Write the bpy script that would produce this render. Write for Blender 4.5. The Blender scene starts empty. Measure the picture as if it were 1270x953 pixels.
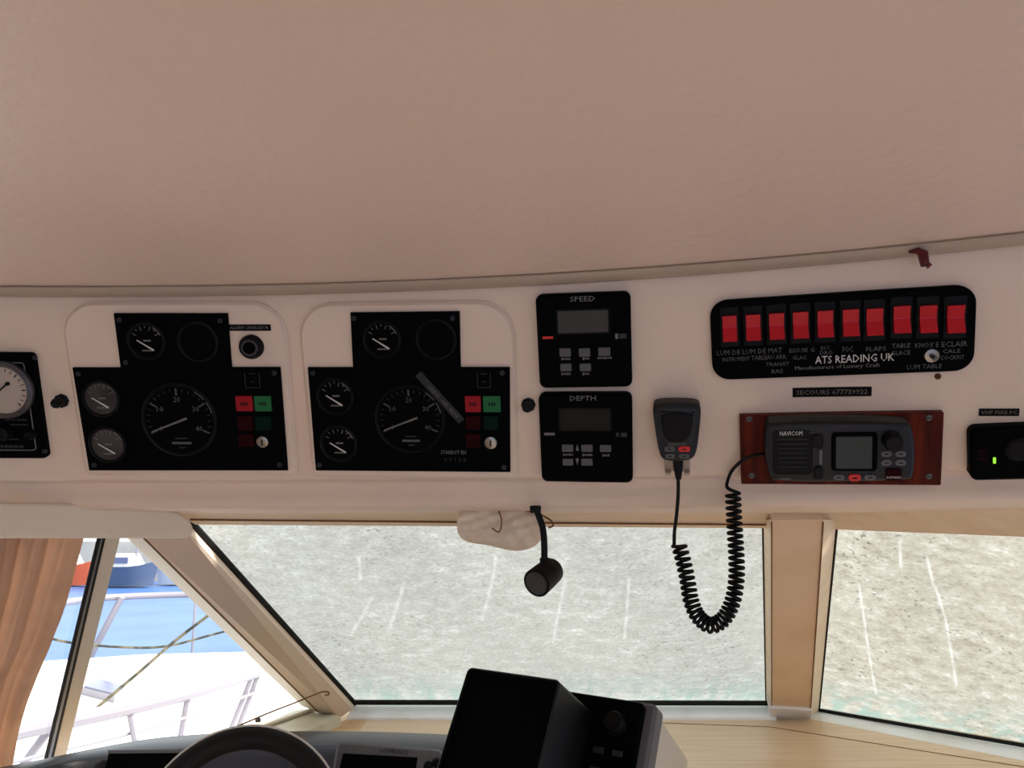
import bpy, math, random
import numpy as np
from mathutils import Matrix, Vector

random.seed(7)
# ------------------------------------------------------------------ camera
FPX = 954.0                                   # focal length in pixels of the 1270x953 frame
PITCH = math.atan(193.5 / FPX)                # camera looks up a little: horizon at row 670
SN, CS = math.sin(PITCH), math.cos(PITCH)
scene = bpy.context.scene
COL = scene.collection
cam_data = bpy.data.cameras.new('camera')
cam_data.sensor_width = 36.0
cam_data.lens = 36.0 * FPX / 1270.0
cam_data.clip_start = 0.02
cam_data.clip_end = 500
cam = bpy.data.objects.new('camera', cam_data)
COL.objects.link(cam)
cam.rotation_euler = (math.pi / 2 + PITCH, 0, 0)
scene.camera = cam
# ------------------------------------------------------------------ light
world = bpy.data.worlds.new('sky')
scene.world = world
world.use_nodes = True
wn = world.node_tree.nodes
wn['Background'].inputs[0].default_value = (0.93, 0.97, 1.0, 1)
wn['Background'].inputs[1].default_value = 1.95
sun_data = bpy.data.lights.new('hazy_sun', 'SUN')
sun_data.energy = 8.5
sun_data.angle = math.radians(12)
sun_data.color = (1.0, 0.95, 0.87)
sun = bpy.data.objects.new('hazy_sun', sun_data)
COL.objects.link(sun)
sun.rotation_euler = (math.radians(6), math.radians(42), 0)      # high, from starboard
vs = scene.view_settings
vs.view_transform = 'Standard'
vs.look = 'None'
vs.exposure = 0.1
vs.gamma = 1.0
vs.use_curve_mapping = False


# ------------------------------------------------------------------ materials
def lin(c):
    out = []
    for v in c:
        v = v / 255.0
        out.append(v / 12.92 if v <= 0.04045 else ((v + 0.055) / 1.055) ** 2.4)
    return (*out, 1.0)


def mat(name, rgb, rough=0.5, spec=0.5, metal=0.0, rgb2=None, scale=8.0, detail=4.0, bump=0.0, bscale=60.0,
        stretch=(1, 1, 1), lo=0.35, hi=0.65, emit=None, estr=0.0, coord='Object'):
    m = bpy.data.materials.new(name)
    m.use_nodes = True
    nt = m.node_tree
    b = nt.nodes['Principled BSDF']
    b.inputs['Base Color'].default_value = lin(rgb)
    b.inputs['Roughness'].default_value = rough
    b.inputs['Specular IOR Level'].default_value = spec
    b.inputs['Metallic'].default_value = metal
    if rgb2 or bump:
        tc = nt.nodes.new('ShaderNodeTexCoord')
        mp = nt.nodes.new('ShaderNodeMapping')
        mp.inputs['Scale'].default_value = stretch
        nt.links.new(tc.outputs[coord], mp.inputs[0])
    if rgb2:
        n = nt.nodes.new('ShaderNodeTexNoise')
        n.inputs['Scale'].default_value = scale
        n.inputs['Detail'].default_value = detail
        r = nt.nodes.new('ShaderNodeValToRGB')
        r.color_ramp.elements[0].position = lo
        r.color_ramp.elements[1].position = hi
        r.color_ramp.elements[0].color = lin(rgb)
        r.color_ramp.elements[1].color = lin(rgb2)
        nt.links.new(mp.outputs[0], n.inputs['Vector'])
        nt.links.new(n.outputs['Fac'], r.inputs[0])
        nt.links.new(r.outputs[0], b.inputs['Base Color'])
    if bump:
        n2 = nt.nodes.new('ShaderNodeTexNoise')
        n2.inputs['Scale'].default_value = bscale
        n2.inputs['Detail'].default_value = 5
        bp = nt.nodes.new('ShaderNodeBump')
        bp.inputs['Strength'].default_value = bump
        bp.inputs['Distance'].default_value = 0.004
        nt.links.new(mp.outputs[0], n2.inputs['Vector'])
        nt.links.new(n2.outputs['Fac'], bp.inputs['Height'])
        nt.links.new(bp.outputs[0], b.inputs['Normal'])
    if emit:
        b.inputs['Emission Color'].default_value = lin(emit)
        b.inputs['Emission Strength'].default_value = estr
    return m


M = {}
M['ceiling'] = mat('ceiling_vinyl', (218, 194, 175), 0.42, 0.35, rgb2=(222, 199, 180), scale=2.2, bump=0.25, bscale=70)
M['bead'] = mat('bead_vinyl', (176, 158, 140), 0.5, 0.3)
M['fascia'] = mat('fascia_vinyl', (224, 203, 184), 0.5, 0.3, rgb2=(230, 209, 190), scale=5, bump=0.22, bscale=45)
M['pelmet'] = mat('pelmet_vinyl', (216, 203, 184), 0.5, 0.3, rgb2=(222, 209, 192), scale=6, bump=0.1)
M['black'] = mat('black_plate', (2, 3, 4), 0.65, 0.04)
M['black_plastic'] = mat('black_plastic', (7, 7, 9), 0.55, 0.15, bump=0.05, bscale=200)
M['black_rubber'] = mat('black_rubber', (6, 6, 7), 0.6, 0.2)
M['gasket'] = mat('gasket_rubber', (22, 22, 22), 0.7, 0.2)
M['dial_black'] = mat('dial_black', (4, 4, 5), 0.65, 0.04)
M['dial_grey'] = mat('dial_grey', (64, 62, 60), 0.45, 0.3, rgb2=(26, 26, 26), scale=30, lo=.4, hi=.75)  # grey mottle stands in for reflections in the glass
M['dial_white'] = mat('dial_white', (178, 166, 152), 0.5, 0.3)
M['white'] = mat('white_print', (205, 202, 196), 0.6, 0.2)
M['grey_print'] = mat('grey_print', (112, 111, 110), 0.6, 0.2)
M['dim_print'] = mat('dim_print', (54, 54, 54), 0.6, 0.2)
M['black_print'] = mat('black_print', (3, 3, 3), 0.6, 0.2)
M['chrome'] = mat('chrome', (150, 146, 138), 0.3, 0.5, metal=1.0)
M['dull_metal'] = mat('dull_metal', (95, 95, 98), 0.45, 0.5, metal=0.8)
M['screw'] = mat('dark_screw', (52, 54, 62), 0.4, 0.5, metal=0.6)
M['red'] = mat('red_rocker', (186, 4, 26), 0.35, 0.3)
M['red_lens'] = mat('red_lens', (146, 22, 32), 0.45, 0.15)
M['green_lens'] = mat('green_lens', (32, 100, 56), 0.45, 0.15)
M['dim_red'] = mat('dim_red_lens', (36, 2, 6), 0.5, 0.05)
M['dim_green'] = mat('dim_green_lens', (3, 26, 20), 0.5, 0.05)
M['lcd'] = mat('lcd_glass', (66, 65, 63), 0.4, 0.12)
M['lcd_dark'] = mat('lcd_dark', (34, 31, 27), 0.4, 0.08)
M['lcd_teal'] = mat('lcd_teal', (54, 62, 62), 0.35, 0.15)
M['button_grey'] = mat('button_grey', (84, 84, 86), 0.55, 0.3)
M['radio_grey'] = mat('radio_grey', (28, 30, 34), 0.5, 0.3, bump=0.05, bscale=150)
M['button_dark'] = mat('button_dark', (92, 92, 92), 0.5, 0.3)
M['button_red'] = mat('button_red', (206, 50, 52), 0.5, 0.3)
M['mahogany'] = mat('mahogany', (96, 30, 14), 0.5, 0.1, rgb2=(58, 16, 8), scale=9, stretch=(14, 1, 4))
M['maple'] = mat('maple', (228, 202, 172), 0.38, 0.4, rgb2=(216, 184, 148), scale=5, stretch=(1.0, 16, 1), detail=6)
M['maple_dark'] = mat('maple_stained', (206, 152, 98), 0.4, 0.4, rgb2=(214, 176, 132), scale=3, stretch=(1, 6, 1))
M['groove'] = mat('groove_wood', (120, 84, 52), 0.7, 0.2)
M['pillar'] = mat('pillar_vinyl', (208, 188, 172), 0.5, 0.3, rgb2=(214, 192, 168), scale=7, bump=0.15)
M['mullion'] = mat('mullion_vinyl', (230, 204, 176), 0.5, 0.3, rgb2=(222, 194, 162), scale=7, bump=0.15)
M['pillar_light'] = mat('pillar_edge', (226, 204, 182), 0.5, 0.3)
M['pillar_olive'] = mat('pillar_olive', (212, 202, 184), 0.5, 0.3)
M['header'] = mat('header_wood', (238, 218, 190), 0.45, 0.3, rgb2=(230, 206, 174), scale=4, stretch=(1, 10, 10))
M['sill'] = mat('sill_paint', (240, 242, 248), 0.35, 0.4, rgb2=(222, 218, 212), scale=9, lo=.5, hi=.75)
M['sill_beige'] = mat('sill_beige', (206, 204, 186), 0.45, 0.3, rgb2=(186, 178, 152), scale=9)
M['aluminium'] = mat('aluminium', (120, 122, 126), 0.4, 0.5, metal=0.7)
M['dash'] = mat('dash_plastic', (26, 30, 39), 0.34, 0.5, bump=0.06, bscale=200)
M['wheel'] = mat('wheel_leather', (18, 18, 19), 0.6, 0.2)
M['hood'] = mat('hood_plastic', (9, 9, 9), 0.5, 0.25)
M['bezel_grey'] = mat('bezel_grey', (88, 88, 92), 0.5, 0.3)
M['housing'] = mat('housing_beige', (196, 188, 176), 0.5, 0.3)
M['bundle'] = mat('bundle_cloth', (236, 220, 198), 0.8, 0.15, rgb2=(226, 206, 182), scale=25, bump=0.3, bscale=30)
M['dymo'] = mat('dymo_tape', (8, 6, 6), 0.5, 0.08)
M['dymo_grey'] = mat('dymo_grey', (34, 37, 39), 0.4, 0.3)
M['dymo_text'] = mat('dymo_text', (112, 108, 104), 0.6, 0.2)
M['dark_red'] = mat('dark_red', (84, 16, 26), 0.4, 0.4)
M['rust'] = mat('rust', (104, 70, 42), 0.8, 0.1)
M['led'] = mat('green_led', (150, 230, 60), 0.4, 0.3, emit=(170, 255, 60), estr=0.7)
M['deck'] = mat('gelcoat', (238, 236, 234), 0.4, 0.4)
M['hatch'] = mat('hatch_tint', (96, 104, 140), 0.15, 0.5)
M['rail'] = mat('rail_steel', (138, 134, 146), 0.4, 0.4)
M['rope'] = mat('rope_fibre', (110, 104, 84), 0.9, 0.1, rgb2=(56, 58, 52), scale=14, lo=.45, hi=.55)
M['quay'] = mat('quay_concrete', (196, 190, 180), 0.9, 0.1, rgb2=(170, 166, 158), scale=0.5)
M['hull_blue'] = mat('hull_blue', (88, 100, 124), 0.4, 0.3)
M['orange'] = mat('orange_boom', (190, 92, 64), 0.6, 0.2)
M['bounce_floor'] = mat('bounce_floor', (214, 202, 190), 0.95, 0.05, rgb2=(206, 192, 180), scale=60)  # unseen floor, made pale to bounce light up to the ceiling
M['wall'] = mat('cabin_wall', (206, 186, 164), 0.6, 0.2)
M['clip'] = mat('clip_plastic', (182, 164, 146), 0.5, 0.3)
M['water'] = mat('water', (50, 92, 152), 0.35, 0.2, rgb2=(64, 106, 164), scale=0.5, bump=0.2, bscale=2)


def mat_glass(name, tint=(0.97, 0.98, 0.98), gloss=0.05):
    m = bpy.data.materials.new(name)
    m.use_nodes = True
    nt = m.node_tree
    nt.nodes.clear()
    out = nt.nodes.new('ShaderNodeOutputMaterial')
    mix = nt.nodes.new('ShaderNodeMixShader')
    t = nt.nodes.new('ShaderNodeBsdfTransparent')
    t.inputs[0].default_value = (*tint, 1)
    g = nt.nodes.new('ShaderNodeBsdfGlossy')
    g.inputs['Roughness'].default_value = 0.03
    mix.inputs[0].default_value = gloss
    nt.links.new(t.outputs[0], mix.inputs[1])
    nt.links.new(g.outputs[0], mix.inputs[2])
    nt.links.new(mix.outputs[0], out.inputs[0])
    return m


def mat_cloth(name, stops, scale, trans, stretch=(1, 1, 1), specks=None, foot=None, fine=70.0, wear=False):
    """thin cloth that lets daylight through; mottled with weathering"""
    m = bpy.data.materials.new(name)
    m.use_nodes = True
    nt = m.node_tree
    nt.nodes.clear()
    L = nt.links.new
    out = nt.nodes.new('ShaderNodeOutputMaterial')
    tc = nt.nodes.new('ShaderNodeTexCoord')
    mp = nt.nodes.new('ShaderNodeMapping')
    mp.inputs['Scale'].default_value = stretch
    L(tc.outputs['Object'], mp.inputs[0])
    n = nt.nodes.new('ShaderNodeTexNoise')
    n.inputs['Scale'].default_value = scale
    n.inputs['Detail'].default_value = 9
    n.inputs['Roughness'].default_value = 0.72
    L(mp.outputs[0], n.inputs['Vector'])
    r = nt.nodes.new('ShaderNodeValToRGB')
    while len(r.color_ramp.elements) < len(stops):
        r.color_ramp.elements.new(0.5)
    for e, (p, c) in zip(r.color_ramp.elements, stops):
        e.position = p
        e.color = lin(c)
    L(n.outputs['Fac'], r.inputs[0])
    col = r.outputs[0]
    if fine:
        n3 = nt.nodes.new('ShaderNodeTexNoise')
        n3.inputs['Scale'].default_value = fine
        n3.inputs['Detail'].default_value = 6
        L(mp.outputs[0], n3.inputs['Vector'])
        r3 = nt.nodes.new('ShaderNodeValToRGB')
        r3.color_ramp.elements[0].position = 0.3
        r3.color_ramp.elements[0].color = (0.74, 0.74, 0.72, 1)
        r3.color_ramp.elements[1].position = 0.68
        r3.color_ramp.elements[1].color = (1, 1, 1, 1)
        L(n3.outputs['Fac'], r3.inputs[0])
        mx = nt.nodes.new('ShaderNodeMix')
        mx.data_type = 'RGBA'
        mx.blend_type = 'MULTIPLY'
        mx.inputs[0].default_value = 1.0
        L(col, mx.inputs[6])
        L(r3.outputs[0], mx.inputs[7])
        col = mx.outputs[2]
    if specks:
        n2 = nt.nodes.new('ShaderNodeTexNoise')
        n2.inputs['Scale'].default_value = 100
        n2.inputs['Detail'].default_value = 5
        L(tc.outputs['Object'], n2.inputs['Vector'])
        r2 = nt.nodes.new('ShaderNodeValToRGB')
        r2.color_ramp.elements[0].position = 0.60
        r2.color_ramp.elements[0].color = (0, 0, 0, 1)
        r2.color_ramp.elements[1].position = 0.68
        r2.color_ramp.elements[1].color = (.75, .75, .75, 1)
        # mould specks gather in large patches
        n4 = nt.nodes.new('ShaderNodeTexNoise')
        n4.inputs['Scale'].default_value = 3.0
        L(tc.outputs['Object'], n4.inputs['Vector'])
        r4 = nt.nodes.new('ShaderNodeValToRGB')
        r4.color_ramp.elements[0].position = 0.36
        r4.color_ramp.elements[1].position = 0.58
        L(n4.outputs['Fac'], r4.inputs[0])
        mm = nt.nodes.new('ShaderNodeMath')
        mm.operation = 'MULTIPLY'
        L(n2.outputs['Fac'], r2.inputs[0])
        L(r2.outputs[0], mm.inputs[0])
        L(r4.outputs[0], mm.inputs[1])
        mx = nt.nodes.new('ShaderNodeMix')
        mx.data_type = 'RGBA'
        L(mm.outputs[0], mx.inputs[0])
        L(col, mx.inputs[6])
        mx.inputs[7].default_value = lin(specks)
        col = mx.outputs[2]
    if foot:
        # green algae streaks along the bottom hem, which stays wet
        sx = nt.nodes.new('ShaderNodeSeparateXYZ')
        L(tc.outputs['Object'], sx.inputs[0])
        mr = nt.nodes.new('ShaderNodeMapRange')
        mr.inputs[1].default_value = foot[1]
        mr.inputs[2].default_value = foot[2]
        mr.inputs[3].default_value = 1.0
        mr.inputs[4].default_value = 0.0
        L(sx.outputs[2], mr.inputs[0])
        mp2 = nt.nodes.new('ShaderNodeMapping')
        mp2.inputs['Scale'].default_value = (26, 7, 5)
        L(tc.outputs['Object'], mp2.inputs[0])
        n5 = nt.nodes.new('ShaderNodeTexNoise')
        n5.inputs['Scale'].default_value = 1.6
        n5.inputs['Detail'].default_value = 5
        L(mp2.outputs[0], n5.inputs['Vector'])
        r5 = nt.nodes.new('ShaderNodeValToRGB')
        r5.color_ramp.elements[0].position = 0.44
        r5.color_ramp.elements[1].position = 0.60
        L(n5.outputs['Fac'], r5.inputs[0])
        mm = nt.nodes.new('ShaderNodeMath')
        mm.operation = 'MULTIPLY'
        L(mr.outputs[0], mm.inputs[0])
        L(r5.outputs[0], mm.inputs[1])
        mx = nt.nodes.new('ShaderNodeMix')
        mx.data_type = 'RGBA'
        L(mm.outputs[0], mx.inputs[0])
        L(col, mx.inputs[6])
        mx.inputs[7].default_value = lin(foot[0])
        col = mx.outputs[2]
    if wear:
        # creases rubbed thin and white
        at = nt.nodes.new('ShaderNodeAttribute')
        at.attribute_name = 'wear'
        mx = nt.nodes.new('ShaderNodeMix')
        mx.data_type = 'RGBA'
        L(at.outputs['Fac'], mx.inputs[0])
        L(col, mx.inputs[6])
        mx.inputs[7].default_value = lin((196, 198, 198))
        col = mx.outputs[2]
    d = nt.nodes.new('ShaderNodeBsdfDiffuse')
    t = nt.nodes.new('ShaderNodeBsdfTranslucent')
    L(col, d.inputs[0])
    L(col, t.inputs[0])
    mix = nt.nodes.new('ShaderNodeMixShader')
    mix.inputs[0].default_value = trans
    L(d.outputs[0], mix.inputs[1])
    L(t.outputs[0], mix.inputs[2])
    L(mix.outputs[0], out.inputs[0])
    return m


M['glass'] = mat_glass('window_glass')
M['cover'] = mat_cloth('cover_cloth', [(0.30, (146, 148, 145)), (0.44, (157, 158, 155)), (0.57, (166, 168, 165)), (0.72, (190, 193, 194))],
                       26.0, 0.60, (1.1, 1.2, 1.7), specks=(96, 98, 95), foot=((116, 140, 134), -0.43, -0.30), wear=True, fine=130.0)
M['cover_mouldy'] = mat_cloth('cover_cloth_mouldy', [(0.30, (128, 124, 114)), (0.44, (150, 147, 137)), (0.57, (164, 162, 154)), (0.72, (190, 191, 189))],
                       26.0, 0.60, (1.1, 1.2, 1.7), specks=(70, 72, 68), foot=((116, 140, 134), -0.43, -0.32), wear=True, fine=130.0)
M['curtain'] = mat_cloth('curtain_cloth', [(0.3, (198, 168, 146)), (0.7, (216, 188, 166))], 7, 0.55, fine=None)


# ------------------------------------------------------------------ mesh helpers
class MB:
    def __init__(self):
        self.v, self.f = [], []

    def add(self, vs, fs):
        o = len(self.v)
        self.v += [tuple(p) for p in vs]
        self.f += [tuple(i + o for i in f) for f in fs]
        return self

    def box(self, c, s):
        x, y, z = (q / 2 for q in s)
        vs = [(c[0] + a * x, c[1] + b * y, c[2] + d * z) for d in (-1, 1) for a, b in ((-1, -1), (1, -1), (1, 1), (-1, 1))]
        return self.add(vs, [(3, 2, 1, 0), (4, 5, 6, 7), (0, 1, 5, 4), (1, 2, 6, 5), (2, 3, 7, 6), (3, 0, 4, 7)])

    def rings(self, rings, cap0=True, cap1=True, closed=True):
        n = len(rings[0])
        vs = [p for r in rings for p in r]
        fs = []
        for k in range(len(rings) - 1):
            for i in range(n if closed else n - 1):
                j = (i + 1) % n
                fs.append((k * n + i, k * n + j, (k + 1) * n + j, (k + 1) * n + i))
        if cap0:
            fs.append(tuple(range(n - 1, -1, -1)))
        if cap1:
            fs.append(tuple((len(rings) - 1) * n + i for i in range(n)))
        return self.add(vs, fs)

    def plate(self, poly, z0, z1, bev=0.0):
        """flat plate of outline poly (ccw, xy) from z0 to z1 with a bevelled upper edge"""
        rr = [[(x, y, z0) for x, y in poly]]
        if bev:
            rr.append([(x, y, z1 - bev) for x, y in poly])
            rr.append([(x, y, z1) for x, y in inset(poly, bev)])
        else:
            rr.append([(x, y, z1) for x, y in poly])
        return self.rings(rr)

    def lathe(self, prof, c=(0, 0), n=24, cap0=True, cap1=True):
        """profile of (radius, z) turned about the local z axis through c"""
        rr = [[(c[0] + r * math.cos(2 * math.pi * i / n), c[1] + r * math.sin(2 * math.pi * i / n), z) for i in range(n)] for r, z in prof]
        return self.rings(rr, cap0, cap1)

    def tube(self, path, r, n=8, closed=False, flat=None):
        path = [Vector(p) for p in path]
        rr = []
        N = len(path)
        up = None
        for k in range(N):
            a = path[k - 1] if (k > 0 or closed) else path[k]
            b = path[(k + 1) % N] if (k < N - 1 or closed) else path[k]
            t = (b - a).normalized()
            if up is None:
                up = Vector((0, 0, 1)) if abs(t.z) < .9 else Vector((0, 1, 0))
            s = t.cross(up).normalized()
            up = s.cross(t).normalized()
            rad = r[k] if isinstance(r, (list, tuple)) else r
            rr.append([tuple(path[k] + s * (rad * math.cos(2 * math.pi * i / n)) + up * (rad * math.sin(2 * math.pi * i / n))) for i in range(n)])
        if closed:
            rr.append(rr[0])
            return self.rings(rr, False, False)
        return self.rings(rr)

    def xform(self, Mx):
        self.v = [tuple(Mx @ Vector(p)) for p in self.v]
        return self

    def build(self, name, material, parent=None, smooth=True, angle=35):
        me = bpy.data.meshes.new(name)
        me.from_pydata(self.v, [], self.f)
        me.validate()
        import bmesh
        bm = bmesh.new()
        bm.from_mesh(me)
        bmesh.ops.recalc_face_normals(bm, faces=bm.faces)
        bm.to_mesh(me)
        bm.free()
        if smooth:
            me.polygons.foreach_set('use_smooth', [True] * len(me.polygons))
            me.set_sharp_from_angle(angle=math.radians(angle))
        me.materials.append(M[material] if isinstance(material, str) else material)
        o = bpy.data.objects.new(name, me)
        COL.objects.link(o)
        if parent is not None:
            o.parent = parent
        return o


def inset(poly, d):
    n = len(poly)
    area = sum(poly[i][0] * poly[(i + 1) % n][1] - poly[(i + 1) % n][0] * poly[i][1] for i in range(n))
    sg = 1 if area > 0 else -1
    out = []
    for i in range(n):
        p0, p1, p2 = (Vector(poly[(i + k) % n]) for k in (-1, 0, 1))
        a, b = (p1 - p0), (p2 - p1)
        if a.length < 1e-9 or b.length < 1e-9:
            out.append(tuple(p1)); continue
        a.normalize(); b.normalize()
        na, nb = Vector((-a.y, a.x)) * sg, Vector((-b.y, b.x)) * sg
        m = na + nb
        if m.length < 1e-6:
            m = na
        m.normalize()
        out.append(tuple(p1 + m * (d / max(0.4, m.dot(na)))))
    return out


def rrect(cx, cy, w, h, r, n=5):
    """rounded rectangle, ccw; r may be one radius or four (tr, tl, bl, br)"""
    rs = r if isinstance(r, (list, tuple)) else (r,) * 4
    pts = []
    for k, (sx, sy) in enumerate(((1, 1), (-1, 1), (-1, -1), (1, -1))):
        q = max(rs[k], 1e-5)
        for i in range(n + 1):
            a = math.pi / 2 * (k + i / n)
            pts.append((cx + sx * (w / 2 - q) + q * math.cos(a), cy + sy * (h / 2 - q) + q * math.sin(a)))
    return pts


def soften(poly, n=2):
    for _ in range(n):
        out = []
        for i in range(len(poly)):
            a, b = poly[i], poly[(i + 1) % len(poly)]
            out += [(a[0] * .75 + b[0] * .25, a[1] * .75 + b[1] * .25), (a[0] * .25 + b[0] * .75, a[1] * .25 + b[1] * .75)]
        poly = out
    return poly


def pillow(poly, z0, z1, r, n=5):
    rr = [[(x, y, z0) for x, y in poly]]
    for k in range(n + 1):
        a = math.pi / 2 * k / n
        rr.append([(x, y, z1 - r + r * math.sin(a)) for x, y in inset(poly, r * (1 - math.cos(a)) + 1e-6)])
    return MB().rings(rr)


def circle(cx, cy, r, n=24):
    return [(cx + r * math.cos(2 * math.pi * i / n), cy + r * math.sin(2 * math.pi * i / n)) for i in range(n)]


def tag(o, label=None, cat=None, group=None, kind=None):
    if label: o['label'] = label
    if cat: o['category'] = cat
    if group: o['group'] = group
    if kind: o['kind'] = kind
    return o


def struct(o):
    o['kind'] = 'structure'
    return o


def thing(name, label, cat, Mx=None, group=None):
    o = bpy.data.objects.new(name, None)
    o.empty_display_size = 0.02
    COL.objects.link(o)
    if Mx is not None:
        o.matrix_world = Mx
    return tag(o, label, cat, group)


def text(name, s, parent, cx, cy, w, h, z, material='white', rot=0.0, depth=0.0003, angle_fit=True):
    cu = bpy.data.curves.new('t', 'FONT')
    cu.body = s
    cu.resolution_u = 1
    cu.extrude = 0.5
    o = bpy.data.objects.new('t', cu)
    COL.objects.link(o)
    me = bpy.data.meshes.new_from_object(o.evaluated_get(bpy.context.evaluated_depsgraph_get()))
    bpy.data.objects.remove(o)
    bpy.data.curves.remove(cu)
    n = len(me.vertices)
    a = np.empty(n * 3)
    me.vertices.foreach_get('co', a)
    a = a.reshape(-1, 3)
    lo, hi = a.min(0), a.max(0)
    a = (a - (lo + hi) / 2) / np.maximum(hi - lo, 1e-6)
    x, y = a[:, 0] * w, a[:, 1] * h
    c, s_ = math.cos(rot), math.sin(rot)
    out = np.stack([cx + x * c - y * s_, cy + x * s_ + y * c, z + a[:, 2] * depth], 1)
    me.vertices.foreach_set('co', out.ravel())
    me.name = name
    me.materials.clear()
    me.materials.append(M[material])
    t = bpy.data.objects.new(name, me)
    COL.objects.link(t)
    t.parent = parent
    return t


# ------------------------------------------------------------------ from pixels to places
def ray(px, py):
    u, v = (px - 635.0) / FPX, (476.5 - py) / FPX
    return Vector((u, CS - v * SN, SN + v * CS))


def at_y(px, py, y):
    r = ray(px, py)
    return r * (y / r.y)


def at_z(px, py, z):
    r = ray(px, py)
    return r * (z / r.z)


class Plane:
    def __init__(self, p, n):
        self.p = Vector(p)
        self.n = Vector(n).normalized()
        if self.n.dot(self.p) > 0:          # normal towards the cabin
            self.n = -self.n

    def hit(self, px, py):
        r = ray(px, py)
        return r * (self.p.dot(self.n) / r.dot(self.n))

    def off(self, d):                        # d > 0: nearer to the cabin
        return Plane(self.p + self.n * d, self.n)


# the overhead console: a face that leans forward at its foot, curved in plan
PC = [-0.02803315, -0.16780667, -0.15519498, 0.88606256]
ZT = 0.30
LEAN = math.radians(25.4)


def fpl(x):
    if x < -0.8:
        return fpl(-0.8) + (x + 0.8) * dfpl(-0.8)
    if x > 0.75:
        return fpl(0.75) + (x - 0.75) * dfpl(0.75)
    return ((PC[0] * x + PC[1]) * x + PC[2]) * x + PC[3]


def dfpl(x):
    x = min(0.75, max(-0.8, x))
    return (3 * PC[0] * x + 2 * PC[1]) * x + PC[2]


def fwd(x):
    d = dfpl(x)
    v = Vector((-d, 1.0, 0))
    return v.normalized()


def fas(x, t):
    return Vector((x, fpl(x), ZT)) + fwd(x) * (t * math.sin(LEAN)) + Vector((0, 0, -t * math.cos(LEAN)))


def fhit(px, py):
    r = ray(px, py)
    x, t = r.x * 0.95, 0.1
    for _ in range(30):
        def g(x, t):
            P = fas(x, t)
            return (P.x / P.y - r.x / r.y, P.z / P.y - r.z / r.y)
        g0 = g(x, t)
        e = 1e-5
        gx, gt = g(x + e, t), g(x, t + e)
        a, b, c, d = (gx[0] - g0[0]) / e, (gt[0] - g0[0]) / e, (gx[1] - g0[1]) / e, (gt[1] - g0[1]) / e
        det = a * d - b * c
        x -= (d * g0[0] - b * g0[1]) / det
        t -= (a * g0[1] - c * g0[0]) / det
    return fas(x, t)


class Frame:
    """flat place on the console: local x right, y up, z out towards the cabin"""
    def __init__(self, tl, tr, br, bl, lift=0.0, base=None):
        h = (lambda p: base.world(p)) if base else (lambda p: fhit(*p))
        a, b, c, d = (h(p) for p in (tl, tr, br, bl))
        self.c = (a + b + c + d) / 4
        X = (b - a + c - d).normalized()
        Y = (a - d + b - c)
        Z = X.cross(Y).normalized()
        Y = Z.cross(X)
        self.c += Z * lift
        self.X, self.Y, self.Z = X, Y, Z
        self.w = ((b - a).length + (c - d).length) / 2
        self.h = ((a - d).length + (b - c).length) / 2
        self.m = Matrix(((X.x, Y.x, Z.x, self.c.x), (X.y, Y.y, Z.y, self.c.y), (X.z, Y.z, Z.z, self.c.z), (0, 0, 0, 1)))

    def px(self, x, y, z=0.0):
        r = ray(x, y)
        o = self.c + self.Z * z
        P = r * (o.dot(self.Z) / r.dot(self.Z)) - o
        return (P.dot(self.X), P.dot(self.Y))

    def world(self, p):
        x, y = self.px(*p)
        return self.c + self.X * x + self.Y * y

    def poly(self, pts, z=0.0):
        q = [self.px(*p, z) for p in pts]
        area = sum(q[i][0] * q[(i + 1) % len(q)][1] - q[(i + 1) % len(q)][0] * q[i][1] for i in range(len(q)))
        return q if area > 0 else q[::-1]

    def span(self, x0, y0, x1, y1, z=0.0):
        """centre and size of a pixel box in local units"""
        yc, xc = (y0 + y1) / 2, (x0 + x1) / 2
        a, b = self.px(x0, yc, z), self.px(x1, yc, z)
        c, d = self.px(xc, y0, z), self.px(xc, y1, z)
        return (a[0] + b[0]) / 2, (c[1] + d[1]) / 2, abs(b[0] - a[0]), abs(c[1] - d[1])

    def scale(self, x, y):
        a, b = self.px(x - 5, y), self.px(x + 5, y)
        return (b[0] - a[0]) / 10


def slab(name, pts, material, parent=None, thick=0.02, away=None):
    """polygon of world points thickened away from the cabin"""
    pts = [Vector(p) for p in pts]
    n = Vector((0, 0, 0))
    for i in range(len(pts)):
        n += pts[i].cross(pts[(i + 1) % len(pts)])
    n.normalize()
    c = sum(pts, Vector()) / len(pts)
    if n.dot(c) < 0:
        n = -n
    if away is not None:
        n = Vector(away)
    mb = MB()
    mb.rings([[tuple(p) for p in pts], [tuple(p + n * thick) for p in pts]])
    return mb.build(name, material, parent, smooth=False)


# ================================================================== THE SETTING
# ---- ceiling liner
mb = MB()
xs = [-1.45 + 0.05 * i for i in range(59)]
ds = [-0.02, 0.0, 0.01, 0.03, 0.06, 0.1, 0.16, 0.24, 0.34, 0.46, 0.6, 0.8, 1.1, 1.5, 2.0, 2.6, 3.3]


def zceil(x, d):
    return ZT + 0.004 + 0.075 * max(d, 0) - 0.012 * max(d, 0) ** 2 - 0.012 * x * x * min(1, max(d, 0) * 2)


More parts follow.
